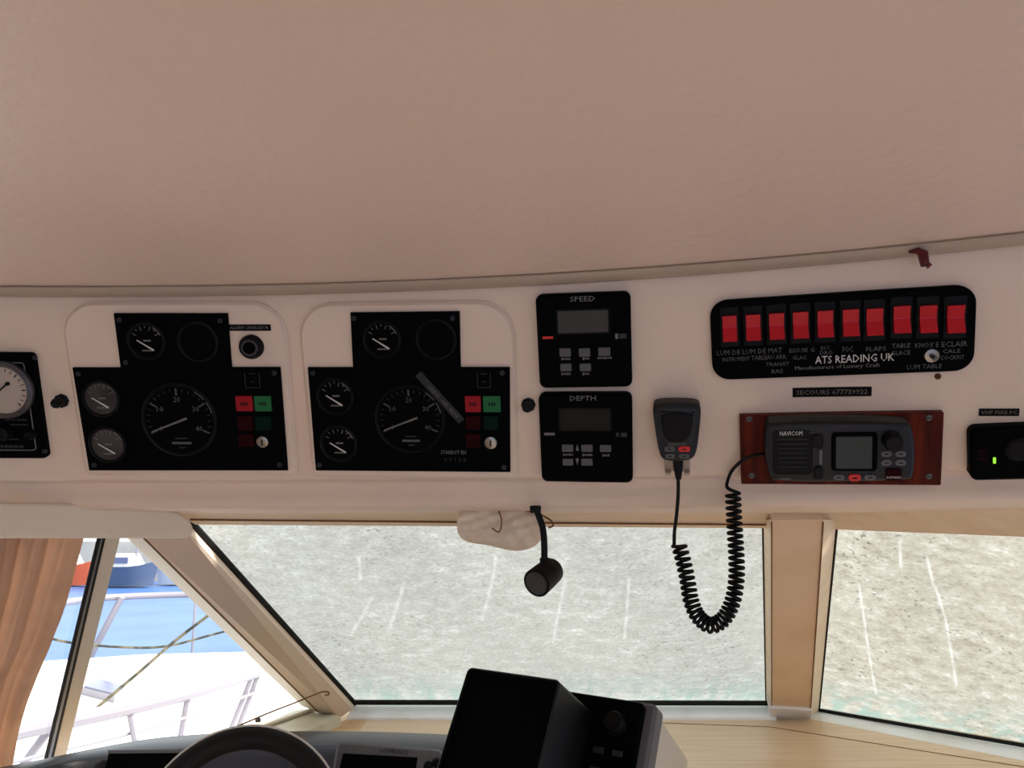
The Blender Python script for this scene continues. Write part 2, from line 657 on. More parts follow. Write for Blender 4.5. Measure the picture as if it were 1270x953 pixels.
grid = [[(x, fpl(x) - d, zceil(x, d)) for x in xs] for d in ds]
for row in range(len(ds) - 1):
    for i in range(len(xs) - 1):
        mb.add([grid[row][i], grid[row][i + 1], grid[row + 1][i + 1], grid[row + 1][i]], [(0, 1, 2, 3)])
import bmesh
ce = mb.build('ceiling', 'ceiling')
bm = bmesh.new(); bm.from_mesh(ce.data); bmesh.ops.remove_doubles(bm, verts=bm.verts, dist=1e-5)
bmesh.ops.recalc_face_normals(bm, faces=bm.faces); bm.to_mesh(ce.data); bm.free()
ce.data.polygons.foreach_set('use_smooth', [True] * len(ce.data.polygons))
sm = ce.modifiers.new('thickness', 'SOLIDIFY'); sm.thickness = 0.03; sm.offset = 1.0
if ce.data.polygons[0].normal.z < 0:
    ce.data.flip_normals()
struct(ce)
# ---- bead between liner and console
rr = []
for x in [-1.4 + 0.04 * i for i in range(70)]:
    f = fwd(x)
    c = Vector((x, fpl(x), ZT + 0.003)) - f * 0.011
    rr.append([tuple(c + f * (0.015 * math.cos(a)) + Vector((0, 0, 0.0055 * math.sin(a)))) for a in [2 * math.pi * k / 12 for k in range(12)]])
struct(MB().rings(rr).build('trim_1', 'bead', angle=60))
# ---- windscreen planes
W1 = Plane((0, 1.27, 0.02), Vector((1, 0, 0)).cross(Vector((0, 0.69, -0.405))))
mt, mbm = W1.hit(1038, 656), W1.hit(1017, 880)
rb = at_z(1270, 925, mbm.z)
D2 = (rb - mbm).normalized()
W2 = Plane(mbm, (mt - mbm).cross(D2))
# side plane, through the outer edge of the corner pillar
lt, lb = at_y(159, 669, 1.26), at_y(370, 872, 1.90)
DA = Vector((-math.sin(math.radians(47)), -math.cos(math.radians(47)), 0))
WS = Plane(lt, (lb - lt).cross(DA))

# ---- overhead console
prof = []                                      # (forward, down) from the top edge
for t in [-0.015, 0.03, 0.08, 0.13, 0.18, 0.21, 0.2414]:
    prof.append((t * math.sin(LEAN), t * math.cos(LEAN)))
px_, pz_ = prof[-1]
for a in (55, 80, 92, 90, 60, 25, 0, -12, 5, 30, 60, 80):      # cove, then the rounded lip
    px_ += .0063 * math.sin(math.radians(a))
    pz_ += .0063 * math.cos(math.radians(a))
    prof.append((px_, pz_))
UF, UD = prof[-1]
rr = []
for i in range(64):
    x = -1.35 + 2.85 * i / 63
    f = fwd(x)
    P0 = Vector((x, fpl(x), ZT)) + f * UF - Vector((0, 0, UD))
    dep = min(q for q in ((pl.p - P0).dot(pl.n) / f.dot(pl.n) for pl in (W1.off(.014), W2.off(.014), WS.off(.02))) if q > 0)
    dep = max(dep, .02)
    pr = prof + [(UF + dep * .5, UD), (UF + dep, UD), (UF + dep * .9, UD - .06), (0.0, -0.03)]
    rr.append([tuple(Vector((x, fpl(x), ZT)) + f * a + Vector((0, 0, -b))) for a, b in pr])
fascia = struct(MB().rings(rr).build('wall_front', 'fascia', angle=50))

Z_SHELF = -0.41


def pane(name, plane, pts):
    return struct(slab(name, [plane.hit(*p) for p in pts], 'glass', thick=0.004))


w1 = pane('window_1', W1, [(228, 643), (952, 650), (957, 878), (436, 878)])
w2 = pane('window_2', W2, [(1030, 650), (1650, 676), (1650, 1000), (1010, 882)])
w3 = pane('window_3', WS, [(-230, 625), (150, 640), (160, 669), (371, 873), (371, 1010), (-230, 1060)])
g1, g2 = W1.off(0.004), W2.off(0.004)
MB().tube([g1.hit(226, 636), g1.hit(440, 873)], 0.0058).build('gasket', 'gasket', w1)
MB().tube([g1.off(.006).hit(440, 871.5), g1.off(.006).hit(952, 872.5)], 0.0058).build('gasket', 'gasket', w1)
MB().tube([g1.hit(946, 652), g1.hit(950, 876)], 0.0016).build('gasket', 'gasket', w1)
MB().tube([g2.hit(1038, 652), g2.hit(1016, 880)], 0.0022).build('gasket', 'gasket', w2)
MB().tube([g2.hit(1016, 881), g2.hit(1650, 991)], 0.0042).build('gasket', 'gasket', w2)

# ---- corner pillar between side window and windscreen (trim_2)


def strip(name, a0, a1, b0, b1, material, parent=None, thick=0.022):
    return slab(name, [a0, b0, b1, a1], material, parent, thick)


def ext(a, b, k0=-0.12, k1=1.03):
    return a + (b - a) * k0, a + (b - a) * k1


e0 = ext(lt, lb)
e1 = ext(at_y(180, 669, 1.215), at_y(391, 880, 1.86))
e2 = ext(at_y(241, 668, 1.25), at_y(437, 880, 1.925), -0.12, 1.0)
e3 = ext(W1.off(0.002).hit(241, 653), W1.off(0.002).hit(441, 873), -0.06, 1.01)
p2 = struct(slab('trim_2', [e1[0], e2[0], e2[1], at_y(421, 891, 1.89), e1[1]], 'pillar', None, 0.03))
strip('pillar_strip', *e0, *e1, 'pillar_olive', p2)
strip('pillar_strip', *e2, *e3, 'pillar_light', p2)
MB().tube([e1[0], e1[1]], 0.0018).build('seam', 'groove', p2)

# ---- mullion between the panes (trim_3)
WM = W1.off(0.035)
ma, mb_, mc, md = WM.hit(958, 645), WM.hit(1021, 645), WM.hit(1004, 886), WM.hit(958, 886)
p3 = struct(slab('trim_3', [ma, mb_, mc, md], 'mullion', None, 0.03))
gA, gB = W1.hit(945, 645), W1.hit(949.5, 886)
strip('mullion_strip', gA, gB, ma, md, 'header', p3, 0.012)
gC, gD = W2.hit(1039.5, 645), W2.hit(1016, 886)
strip('mullion_strip', mb_, mc, gC, gD, 'header', p3, 0.012)
WC = W1.off(0.042)
slab('mullion_foot', [WC.hit(954, 879), WC.hit(1008, 882), WC.hit(1004, 897), WC.hit(956, 894)], 'sill', p3, 0.03)
MB().tube([WM.off(.001).hit(957, 648), WM.off(.001).hit(957, 886)], 0.0012).build('seam', 'groove', p3)
MB().tube([WM.off(.001).hit(1021, 648), WM.off(.001).hit(1005, 886)], 0.0012).build('seam', 'groove', p3)

# ---- header over the panes (trim_4), in two runs
WH1, WH2 = W1.off(0.012), W2.off(0.012)
h1 = struct(slab('trim_4', [WH1.hit(195, 626), WH1.hit(1030, 626), WH1.hit(1037, 656), WH1.hit(243, 651)], 'header', None, 0.03))
slab('header_run', [WH2.hit(1022, 626), WH2.hit(1650, 616), WH2.hit(1650, 681), WH2.hit(1037, 657)], 'header', h1, 0.03)
MB().tube([WH1.off(.002).hit(236, 645), WH1.off(.002).hit(1026, 652)], 0.0014).build('seam', 'groove', h1)

# ---- painted sills under the panes (trim_5) and at the side window
s1 = W1.off(0.012)
b1, b2 = s1.hit(436, 876.5), s1.hit(955, 877)
b3, b4 = W2.off(0.012).hit(1010, 883), W2.off(0.012).hit(1650, 993)


def sill_run(name, a, b, fw, parent=None):
    a, b = Vector(a), Vector(b)
    d = (b - a).normalized()
    inn = Vector((d.y, -d.x, 0))
    if inn.dot(a) > 0:
        inn = -inn
    A = Vector((a.x, a.y, Z_SHELF)); B = Vector((b.x, b.y, Z_SHELF))
    up = Vector((0, 0, a.z - Z_SHELF))
    sec = lambda P: [tuple(P - inn * 0.06), tuple(P + inn * fw), tuple(P + inn * fw + up * 0.25), tuple(P + inn * fw * .75 + up * 0.5), tuple(P + up), tuple(P - inn * 0.06 + up)]
    return MB().rings([sec(A), sec(B)]).build(name, 'sill', parent, smooth=False)


t5 = struct(sill_run('trim_5', b1, b2, 0.04))
sill_run('sill_run', b3, b4, 0.075, t5)
zs = Z_SHELF + 0.02
t6 = struct(slab('trim_6', [at_z(250, 935, zs), at_z(372, 878, zs), at_z(393, 881, zs), at_z(423, 889, zs), at_z(350, 921, zs), at_z(300, 960, zs)],
                 'sill_beige', None, 0.025, away=(0, 0, -1)))
MB().tube([at_z(250, 928, zs + .004), at_z(392, 879, zs + .004)], 0.004).build('sill_bead', 'pillar_olive', t6)

# ---- wooden shelf below the windscreen, with the edge board along the sills
c0 = Vector((b1.x - .1, 2.02, 0)); c1 = Vector((mbm.x + .05, 2.02, 0))
cw = mbm + D2 * 1.25
poly = [(-1.0, 1.30), (-0.02, 1.30), (-0.02, 1.0), (cw.x, 1.0), (cw.x + .05, cw.y + .05), (mbm.x + .06, 2.0), (-0.5, 2.0), (-1.0, 1.33)]
sh = MB().rings([[(x, y, Z_SHELF - 0.03) for x, y in poly], [(x, y, Z_SHELF) for x, y in poly]]).build('wooden_shelf', 'maple', smooth=False)
struct(sh)
sh['label'] = 'pale varnished wooden shelf under the windscreen'
gz = Z_SHELF + 0.0004
g0, g1_, g2_ = at_z(820, 897, gz), at_z(955, 902, gz), at_z(1400, 972, gz)
MB().tube([g0, g1_, g2_], 0.0009, n=5).build('board_joint', 'groove', sh)
slab('edge_board', [at_z(372, 912, gz), at_z(428, 893, gz), at_z(456, 893, gz), at_z(440, 915, gz)], 'maple_dark', sh, 0.002, away=(0, 0, -1))

# ---- helm bulkhead, floor and cabin sides
struct(MB().box((0.1, 1.36, -1.03), (2.3, 0.06, 1.18)).build('wall_bulkhead', 'wall', smooth=False))
struct(MB().box((0, -0.6, -1.65), (3.0, 4.0, 0.06)).build('floor', 'bounce_floor', smooth=False))
for nm, sx in (('wall_left', -1), ('wall_right', 1)):
    w = struct(MB().box((sx * 1.46, -0.85, -1.05), (0.06, 3.4, 1.14)).build(nm, 'wall', smooth=False))
    MB().box((sx * 1.46, -0.85, 0.22), (0.06, 3.4, 0.24)).build('wall_upper', 'wall', w, smooth=False)
    if sx < 0:                               # unseen panel added to keep sky light out on the port side
        MB().box((sx * 1.46, -0.85, -0.19), (0.04, 3.4, 0.62)).build('light_block', 'wall', w, smooth=False)
    for yy in (0.8, -0.3, -1.4, -2.5):
        MB().box((sx * 1.46, yy, -0.19), (0.06, 0.1, 0.6)).build('window_post', 'wall', w, smooth=False)

# unseen aft bulkhead added to cut sky light, opening sized for the light
bk = struct(MB().box((-1.2, -2.58, -.65), (0.6, .06, 2.0)).build('wall_back', 'wall', smooth=False))
MB().box((1.2, -2.58, -.65), (0.6, .06, 2.0)).build('wall_panel', 'wall', bk, smooth=False)
MB().box((0, -2.58, .25), (1.8, .06, .2)).build('wall_panel', 'wall', bk, smooth=False)

# ---- side window post and sliding-sash channel
PS = WS.off(0.012)
post = struct(slab('trim_7', [PS.hit(133, 655), PS.hit(152, 655), PS.hit(80, 945), PS.hit(62, 945)], 'pillar_olive', None, 0.03))
for k, (a, b, mm_) in enumerate((((131, 655), (63, 945), 'gasket'), ((129, 655), (60, 945), 'aluminium'), ((126, 655), (56, 945), 'gasket'))):
    MB().tube([PS.hit(*a), PS.hit(*b)], 0.0034).build('sash_channel', mm_, post)

# ================================================================== ON THE CONSOLE
# ---- padded raised panels behind the two engine panels


def padframe(tl, tr, br, bl):
    return Frame(tl, tr, br, bl)


padL = Frame((78, 374), (359, 374), (367, 589), (104, 589))
padR = Frame((370, 374), (641, 374), (641, 592), (388, 592))
PADZ = 0.006
for nm, P in (('raised_panel', padL), ('raised_panel', padR)):
    r = 0.045
    o = MB().plate(rrect(0, 0, P.w, P.h, (r, r, .01, .01), 8), -0.012, PADZ, 0.004).build(nm, 'fascia')
    o.matrix_world = P.m
    o.parent = fascia


def screws(th, P, pts, z, r=0.0032, material='screw'):
    for p in pts:
        c = P.px(*p, z)
        s = MB().lathe([(r, z - .002), (r, z + .0006), (r * .7, z + .0014)], c, 12).build('screw', material, th)
        MB().box((c[0], c[1], z + .0014), (r * 1.3, r * .28, .0004)).build('slot', 'black_print', s)


def small_gauge(th, P, c_px, r_px, z, dial, kind):
    c = P.px(*c_px, z)
    r = r_px * P.scale(*c_px)
    g = MB().lathe([(r * 1.1, z - .004), (r * 1.1, z + .002), (r * 1.02, z + .0035), (r * .93, z + .0015)], c, 32, cap1=False).build('gauge', 'black_plastic', th)
    MB().lathe([(r * .96, z - .003), (r * .96, z + .001)], c, 32).build('dial', dial, g)
    zt = z + .0012
    tk = MB()
    for k in range(7):
        a = math.radians(150 - 20 * k)
        l0, l1 = (.62, .86) if k % 2 == 0 else (.74, .86)
        tk.tube([(c[0] + r * l * math.cos(a), c[1] + r * l * math.sin(a), zt) for l in (l0, l1)], r * .022, 4)
    arc = [(c[0] + r * .88 * math.cos(a), c[1] + r * .88 * math.sin(a), zt) for a in [math.radians(60 - 8 * k) for k in range(6)]]
    tk.tube(arc, r * .03, 4)
    tk.box((c[0] + r * .05, c[1] + r * .02, zt), (r * .42, r * .09, .0003))
    tk.box((c[0] + r * .05, c[1] - r * .55, zt), (r * .7, r * .07, .0003))
    tk.build('scale_marks', 'grey_print', g)['kind'] = 'stuff'
    pv = Vector((c[0] + r * .38, c[1] - r * .52, z + .0022))
    tp = Vector((c[0] - r * .52, c[1] + r * .06, z + .0022))
    MB().tube([pv, tp], [r * .055, r * .03], 6).build('needle', 'white', g)
    return g


def tachometer(th, P, c_px, r_px, z):
    c = P.px(*c_px, z)
    r = r_px * P.scale(*c_px)
    g = MB().lathe([(r * 1.08, z - .004), (r * 1.08, z + .001), (r * 1.02, z + .003), (r * .98, z + .001)], c, 48, cap1=False).build('tachometer', 'black_plastic', th)
    MB().lathe([(r, z - .003), (r, z + .0008)], c, 48).build('dial', 'dial_black', g)
    zt = z + .001
    sml = MB()
    for k in range(21):
        a = math.radians(205 - 230 * k / 20)
        l0 = .72 if k % 5 == 0 else .82
        big = MB()
        (big if k % 5 == 0 else sml).tube([(c[0] + r * l * math.cos(a), c[1] + r * l * math.sin(a), zt) for l in (l0, .92)], r * (.024 if k % 5 == 0 else .012), 4)
        if k % 5 == 0:
            big.build('scale_mark', 'button_grey', g)
    sml.build('scale_marks', 'dim_print', g)['kind'] = 'stuff'
    for k, s in enumerate(('0', '10', '20', '30', '40')):
        a = math.radians(205 - 57.5 * k)
        text('numeral', s, g, c[0] + r * .6 * math.cos(a), c[1] + r * .6 * math.sin(a), r * (.09 if k == 0 else .19), r * .15, zt, 'button_grey')
    for a0 in (58, 32):
        MB().tube([(c[0] + r * .97 * math.cos(math.radians(a)), c[1] + r * .97 * math.sin(math.radians(a)), zt) for a in range(a0, a0 - 22, -4)], r * .016, 4).build('arc_mark', 'grey_print', g)
    MB().box((c[0], c[1] - r * .68, zt), (r * .55, r * .065, .0003)).build('name_bar', 'button_grey', g)
    MB().box((c[0], c[1] - r * .54, zt), (r * .34, r * .03, .0003)).build('small_print', 'dim_print', g)
    MB().box((c[0], c[1] - r * .82, zt), (r * .2, r * .03, .0003)).build('small_print', 'dim_print', g)
    a = math.radians(203)
    MB().tube([(c[0] + r * .24, c[1] + r * .06, z + .003), (c[0] + r * .86 * math.cos(a), c[1] + r * .86 * math.sin(a) + r * .0, z + .003)], [r * .035, r * .022], 6).build('needle', 'grey_print', g)
    MB().lathe([(r * .13, z), (r * .13, z + .0022), (r * .1, z + .003)], c, 16).build('needle_hub', 'dial_black', g)


def lamp_tile(th, P, box, z, material, s=None):
    x, y, w, h = P.span(*box, z)
    b = MB().plate(rrect(x, y, w, h, .0012, 3), z - .002, z + .0025, .0007).build('lamp_lens', material, th)
    if s:
        mk_ = MB()
        for q in (-1, 0, 1):
            mk_.box((x + q * w * .15, y, z + .0026), (w * .09, h * .22, .0004))
        mk_.build('lamp_print', 'black_print', b, smooth=False)['kind'] = 'stuff'


def engine_panel(P, T, gauges, tach, blank, lamps, key, label, dial_mats, scr):
    z = PADZ + .004
    th = thing('engine_panel', label, 'instrument panel', P.m, 'engine instrument panels on the overhead console')
    MB().plate(P.poly(T, z), PADZ - .001, z, .0006).build('faceplate', 'black', th, smooth=False)
    for (c, r), dm in zip(gauges, dial_mats):
        small_gauge(th, P, c, r, z, dm, 0)
    c = P.px(*blank[0], z)
    r = blank[1] * P.scale(*blank[0])
    b = MB().lathe([(r * 1.05, z - .001), (r * 1.05, z + .0015), (r * .95, z + .0025), (r * .9, z + .001)], c, 32, cap1=False).build('blank_gauge', 'black_plastic', th)
    MB().lathe([(r * .95, z - .001), (r * .95, z + .0005)], c, 32).build('dial', 'dial_black', b)
    tachometer(th, P, tach[0], tach[1], z)
    for box, m_, s in lamps:
        lamp_tile(th, P, box, z, m_, s)
    c = P.px(*key[0], z)
    r = key[1] * P.scale(*key[0])
    k = MB().lathe([(r * 1.15, z - .001), (r * 1.15, z + .0015), (r, z + .004), (r * .6, z + .005)], c, 20).build('key_switch', 'chrome', th)
    MB().box((c[0], c[1], z + .0052), (r * .22, r * 1.0, .0008)).build('key_slot', 'black_print', k)
    screws(th, P, scr, z)
    return th, z


epL, zL = engine_panel(padL,
    [(140.5, 389), (281.6, 389), (286.6, 456), (347, 456), (356.4, 584), (110.3, 584), (89.4, 456.5), (149.3, 456.5)],
    [((182, 423), 21.5), ((126, 494.5), 21), ((134, 551.5), 21)], ((222.5, 521), 43), ((246, 424), 24),
    [((293, 491, 314, 510), 'red_lens', 'OIL'), ((316, 491, 337, 510), 'green_lens', 'AIR'), ((295, 516, 314, 534), 'dim_red', None),
     ((317, 516, 337, 534), 'dim_green', None), ((296, 538, 315, 554), 'dim_red', None)], ((326.5, 547.5), 7),
    'black engine panel beside the chrome-ringed push button and small tape', ['dial_black', 'dial_grey', 'dial_grey'],
    [(148, 397), (273, 398), (156, 450), (97, 464), (340, 463), (117, 577), (347, 577)])
epR, zR = engine_panel(padR,
    [(434.3, 388), (569.6, 386.5), (571, 456), (632, 456), (632.8, 586), (391.5, 584), (381.4, 456.2), (437.6, 456.2)],
    [((474, 421), 21.5), ((416, 491.5), 21), ((420.5, 550), 21)], ((508.5, 520), 40), ((541, 421), 24),
    [((577, 491, 596.5, 511), 'red_lens', 'OIL'), ((599.5, 491, 621, 511), 'green_lens', 'AIR'), ((578, 516, 596, 533), 'dim_red', None),
     ((600, 516, 618, 533), 'dim_green', None), ((578, 538, 596, 555), 'dim_red', None)], ((609, 548.5), 7.5),
    'black engine panel crossed by a slanting grey tape over its tachometer', ['dial_black', 'dial_black', 'dial_black'],
    [(439, 395), (561, 395), (388, 463), (623, 463), (396, 577), (625, 580)])
# small framed print above the lamps, edge lines
for th, P, z, x0, x1 in ((epL, padL, zL, 304, 322), (epR, padR, zR, 592, 608)):
    x, y, w, h = P.span(x0, 463, x1, 481, z)
    f = MB()
    f.box((x - w / 2, y, z + .0002), (.0007, h, .0004)).box((x + w / 2, y, z + .0002), (.0007, h, .0004)).box((x, y - h / 2, z + .0002), (w, .0007, .0004))
    f.build('printed_frame', 'dim_print', th, smooth=False)
    d = MB()
    d.box((x, y + h * .45, z + .0002), (w * .5, .0007, .0004)).box((x, y - h * .1, z + .0002), (w * .3, .0007, .0004))
    d.build('printed_dash', 'dim_print', th, smooth=False)
# slanting tape
tz = zR + .0006
a, b = padR.px(519, 463, tz), padR.px(573, 522, tz)
ang = math.atan2(b[1] - a[1], b[0] - a[0])
ln = math.hypot(b[0] - a[0], b[1] - a[1])
tp = MB().plate(rrect(0, 0, ln, .0095, .0008, 2), -.0002, .0036).build('tape', 'dymo_grey', epR)
tp.matrix_local = Matrix.Translation(((a[0] + b[0]) / 2, (a[1] + b[1]) / 2, tz)) @ Matrix.Rotation(ang, 4, 'Z')
tm_ = MB()
for q in range(14):
    if q not in (5, 9):
        tm_.box((-.018 + q * .0038, 0, .0037), (.0022, .0020 + .0012 * (q % 3), .0004))
tm_.build('tape_print', 'button_grey', tp, smooth=False)['kind'] = 'stuff'
x, y, w, h = padR.span(547, 559, 578, 563.5, zR)
text('printed_text', 'STARBOT EN', epR, x, y, w, h, zR + .0003, 'grey_print')
x, y, w, h = padR.span(551, 568, 578, 572.5, zR)
text('printed_text', '0 0 1 2 8', epR, x, y, w, h, zR + .0003, 'dim_print')

# ---- push button and its tape
c = padL.px(312.5, 430, PADZ)
sc = padL.scale(312, 430)
pb = thing('push_button', 'round push button with a grey ring under the charger tape', 'button', padL.m @ Matrix.Translation((c[0], c[1], PADZ)))
MB().lathe([(15 * sc, -.001), (15 * sc, .004), (13 * sc, .009), (10.5 * sc, .010), (10.5 * sc, .004)], n=32, cap1=False).build('collar', 'black_plastic', pb)
MB().lathe([(10.4 * sc, 0), (10.4 * sc, .0085), (9.4 * sc, .011), (7.6 * sc, .0095)], n=32).build('ring', 'bezel_grey', pb)
MB().lathe([(7.4 * sc, .004), (7.4 * sc, .0115), (6.6 * sc, .0125)], n=32).build('cap', 'black', pb)


def tape_label(P, box, z, s, label, group='embossed label tapes', tm='dymo_text'):
    x, y, w, h = P.span(*box, z)
    th = thing('label_tape', label, 'label', P.m @ Matrix.Translation((x, y, z)), group)
    MB().plate(rrect(0, 0, w, h, .0004, 2), -.0006, .0007).build('tape', 'dymo', th, smooth=False)
    text('embossed_text', s, th, 0, 0, w * .9, h * .5, .0008, tm)
    return th


tape_label(padL, (283, 402.5, 336, 410.5), PADZ, 'ALARM CHARGEUR', 'black embossed tape above the round push button')

# ---- little knobs
for (p, lab) in (((77, 497), 'small black knob between the brass-rimmed gauge plate and an engine panel'), ((655.5, 502), 'small black knob beside the square depth display')):
    P = Frame((p[0] - 10, p[1] - 10), (p[0] + 10, p[1] - 10), (p[0] + 10, p[1] + 10), (p[0] - 10, p[1] + 10))
    k = thing('knob', lab, 'knob', P.m, 'small black knobs on the console')
    s_ = P.scale(*p)
    MB().lathe([(9 * s_, -.002), (9 * s_, .003), (6 * s_, .004)], n=8).build('nut', 'black_rubber', k)
    MB().lathe([(5.8 * s_, .003), (6.4 * s_, .014), (5.4 * s_, .017), (3 * s_, .018)], n=20).build('cap', 'black_rubber', k)

# ---- speed and depth displays


def display(tl, tr, br, bl, label, title, tb, lcd, lcdm, marks, btns, prints, arrows=()):
    P = Frame(tl, tr, br, bl)
    z = 0.014
    w, h = P.w * .985, P.h * .985
    th = thing('depth_display' if title == 'DEPTH' else 'speed_display', label, 'display', P.m, 'square digital displays')
    MB().plate(rrect(0, 0, w, h, .008, 6), -.006, z, .003).build('case', 'black', th)
    def sp(b): return P.span(*b, z)
    x, y, ww, hh = sp(tb)
    text('title_text', title, th, x, y, ww, hh, z + .0003, 'grey_print')
    x, y, ww, hh = sp(lcd)
    s = MB().plate(rrect(x, y, ww + .004, hh + .004, .001, 2), z - .001, z + .0006).build('screen_frame', 'black_plastic', th)
    MB().plate(rrect(x, y, ww, hh, .0006, 2), z, z + .0009).build('screen', lcdm, s, smooth=False)
    for b, m_ in marks:
        x, y, ww, hh = sp(b)
        MB().box((x, y, z + .0002), (ww, hh, .0005)).build('printed_mark', m_, th, smooth=False)
    for b in btns:
        x, y, ww, hh = sp(b)
        MB().plate(rrect(x, y, ww, hh, .0012, 3), z - .001, z + .0016, .0005).build('button', 'button_grey', th)
    for b in prints:
        x, y, ww, hh = sp(b)
        n = max(3, int(ww / .0022))
        m2 = MB()
        for i in range(n):
            m2.box((x - ww / 2 + ww * (i + .5) / n, y + (.0002 if i % 2 else 0), z + .0002), (ww / n * .7, hh * (.7 if i % 3 else 1), .0004))
        m2.build('button_print', 'grey_print', th, smooth=False)['kind'] = 'stuff'
    for b, upw in arrows:
        x, y, ww, hh = sp(b)
        s_ = 1 if upw else -1
        MB().plate([(x - ww / 2, y - s_ * hh / 2), (x + ww / 2, y - s_ * hh / 2), (x, y + s_ * hh / 2)][::s_], z - .0002, z + .0004).build('arrow_mark', 'grey_print', th, smooth=False)
    return th


display((665, 363), (783, 360), (785, 477), (670, 480), 'square black display with the word SPEED at its top', 'SPEED', (707, 367.5, 738, 374),
        (692, 385.5, 754, 412.5), 'lcd', [((673, 417.5, 686, 420.5), 'button_red'), ((763, 414, 766.5, 420.5), 'grey_print'), ((768, 414, 777, 420), 'dim_print')],
        [(694, 432, 708, 442.5), (718, 432, 732, 442.5), (742, 431, 757, 441.5), (695, 451, 709, 460.5), (719, 451, 733, 460.5)],
        [(696, 444, 708, 447), (722, 443.5, 731, 446.5), (741, 443, 759, 445.5), (696, 462.5, 708, 465.5), (722, 462.5, 731, 465.5)])
display((669, 485), (785, 484), (786, 596), (672, 594), 'square black display with the word DEPTH at its top', 'DEPTH', (707, 491, 739, 497),
        (695, 508, 756, 533), 'lcd_dark', [((675, 537, 688, 540), 'grey_print'), ((764, 537, 767.5, 541.5), 'dim_print'), ((770, 537, 777.5, 542), 'dim_print')],
        [(697, 551.5, 711, 560.5), (721, 551.5, 735, 560.5), (744, 552, 758, 560.5), (698, 569, 711, 577.5), (721, 569, 735, 577.5)],
        [(698, 563, 711, 565.5), (722, 563, 735, 566), (747, 563.5, 756, 566.5)], [((714, 551, 718, 559), True), ((714, 569, 718, 577), False)])

# ---- framed gauge plate at the edge of the console
P = Frame((-42, 436), (48, 437), (61, 566), (-28, 566))
gp = thing('pressure_gauge_plate', 'black framed plate with a large white-faced round gauge', 'instrument panel', P.m)
z = .010
fr_ = P.poly([(-42, 436), (48, 437), (61, 566), (-28, 566)], z)
MB().plate(rrect(0, 0, P.w, P.h, .006, 4), -.006, z, .002).build('plate', 'black', gp)
x, y, w, h = 0, 0, P.w - .024, P.h - .024
a = rrect(x, y, w, h, .004, 4)
MB().tube([(p[0], p[1], z + .0002) for p in a], .0007, 5, closed=True).build('border_line', 'grey_print', gp)
c = P.px(6, 483, z)
s_ = P.scale(6, 483)
g = MB().lathe([(37 * s_, z - .002), (37 * s_, z + .006), (34 * s_, z + .010), (30 * s_, z + .006)], c, 40, cap1=False).build('gauge', 'dull_metal', gp)
MB().lathe([(33 * s_, z), (33 * s_, z + .005)], c, 40).build('dial', 'dial_white', g)
tk = MB()
for k in range(19):
    a = math.radians(225 - 15 * k)
    tk.tube([(c[0] + s_ * q * math.cos(a), c[1] + s_ * q * math.sin(a), z + .0053) for q in (24, 28)], s_ * (.5 if k % 3 else .9), 4)
tk.build('scale_marks', 'dim_print', g)['kind'] = 'stuff'
MB().tube([(c[0] - 14 * s_, c[1] - 9 * s_, z + .007), (c[0] + 9 * s_, c[1] + 9.5 * s_, z + .007)], [s_ * 1.2, s_ * 1.0], 6).build('needle', 'black_print', g)
MB().lathe([(2.4 * s_, z + .005), (2.4 * s_, z + .008)], (c[0] + 8 * s_, c[1] + 8.6 * s_), 12).build('needle_weight', 'black_print', g)
for b, mt_ in (((-20, 514, 21, 517), 'dim_print'), ((6, 520, 34, 522), 'dim_print'), ((12, 526, 35, 528), 'dim_print'), ((-20, 544, 24, 546), 'dim_print'), ((-20, 552, 30, 556), 'dim_print')):
    x, y, w, h = P.span(*b, z)
    m2 = MB()
    n = int(w / .003)
    for i in range(n):
        m2.box((x - w / 2 + w * (i + .5) / n, y, z + .0002), (w / n * .65, h * (.6 + .4 * (i % 2)), .0004))
    m2.build('printed_text', mt_, gp, smooth=False)['kind'] = 'stuff'
for p, r in (((41, 538), 6), ((8, 536), 9)):
    cc = P.px(*p, z)
    q = r * s_
    MB().lathe([(q, z - .001), (q, z + .008), (q * .8, z + .011), (q * .6, z + .010)], cc, 18).build('dial_knob', 'black_plastic', gp)
screws(gp, P, [(43, 444), (55, 560), (-30, 443)], z, .0028)

# ---- rocker switch panel
P = Frame((880, 373), (1206, 352), (1209, 458), (884, 470))
z = .008
sw = thing('switch_panel', 'black rounded panel with a row of ten red rocker switches', 'switch panel', P.m)
MB().plate(rrect(0, 0, P.w, P.h, .020, 7), -.008, z, .002).build('plate', 'black', sw)
ctr = [(905, 406.5), (934, 405), (963, 403.5), (992.5, 402), (1023, 400.5), (1054.5, 399), (1084, 398), (1117.5, 395), (1150, 394.5), (1184, 394.5)]
first = None
xr = P.px(1184, 394, z)[0] - P.px(905, 406, z)[0]
sy = []
for i, (cx, cy) in enumerate(ctr):
    hw = 8.7 + .22 * i
    hh = 15.2 + .12 * i
    x, y, w, h = P.span(cx - hw, cy - hh, cx + hw, cy + hh, z)
    b = MB().plate(rrect(x, y + .001, w * 1.35, h * 1.62, .001, 2), z - .001, z + .0018, .0005).build('rocker_switch', 'black_plastic', sw)
    prf = [(-.5, .0022), (-.5, .0118), (.0, .0042), (.06, .0040), (.5, .0066), (.5, .0022)]
    rk = MB()
    rk.rings([[(x + sx_ * w / 2, y + h * q[0], z + q[1]) for q in prf] for sx_ in (-1, 1)])
    rk.build('rocker', 'red', b, angle=15)


def swtext(s, box, m_='grey_print', nm='engraved_text'):
    x, y, w, h = P.span(*box, z)
    text(nm, s, sw, x, y, w, h, z + .0003, m_)


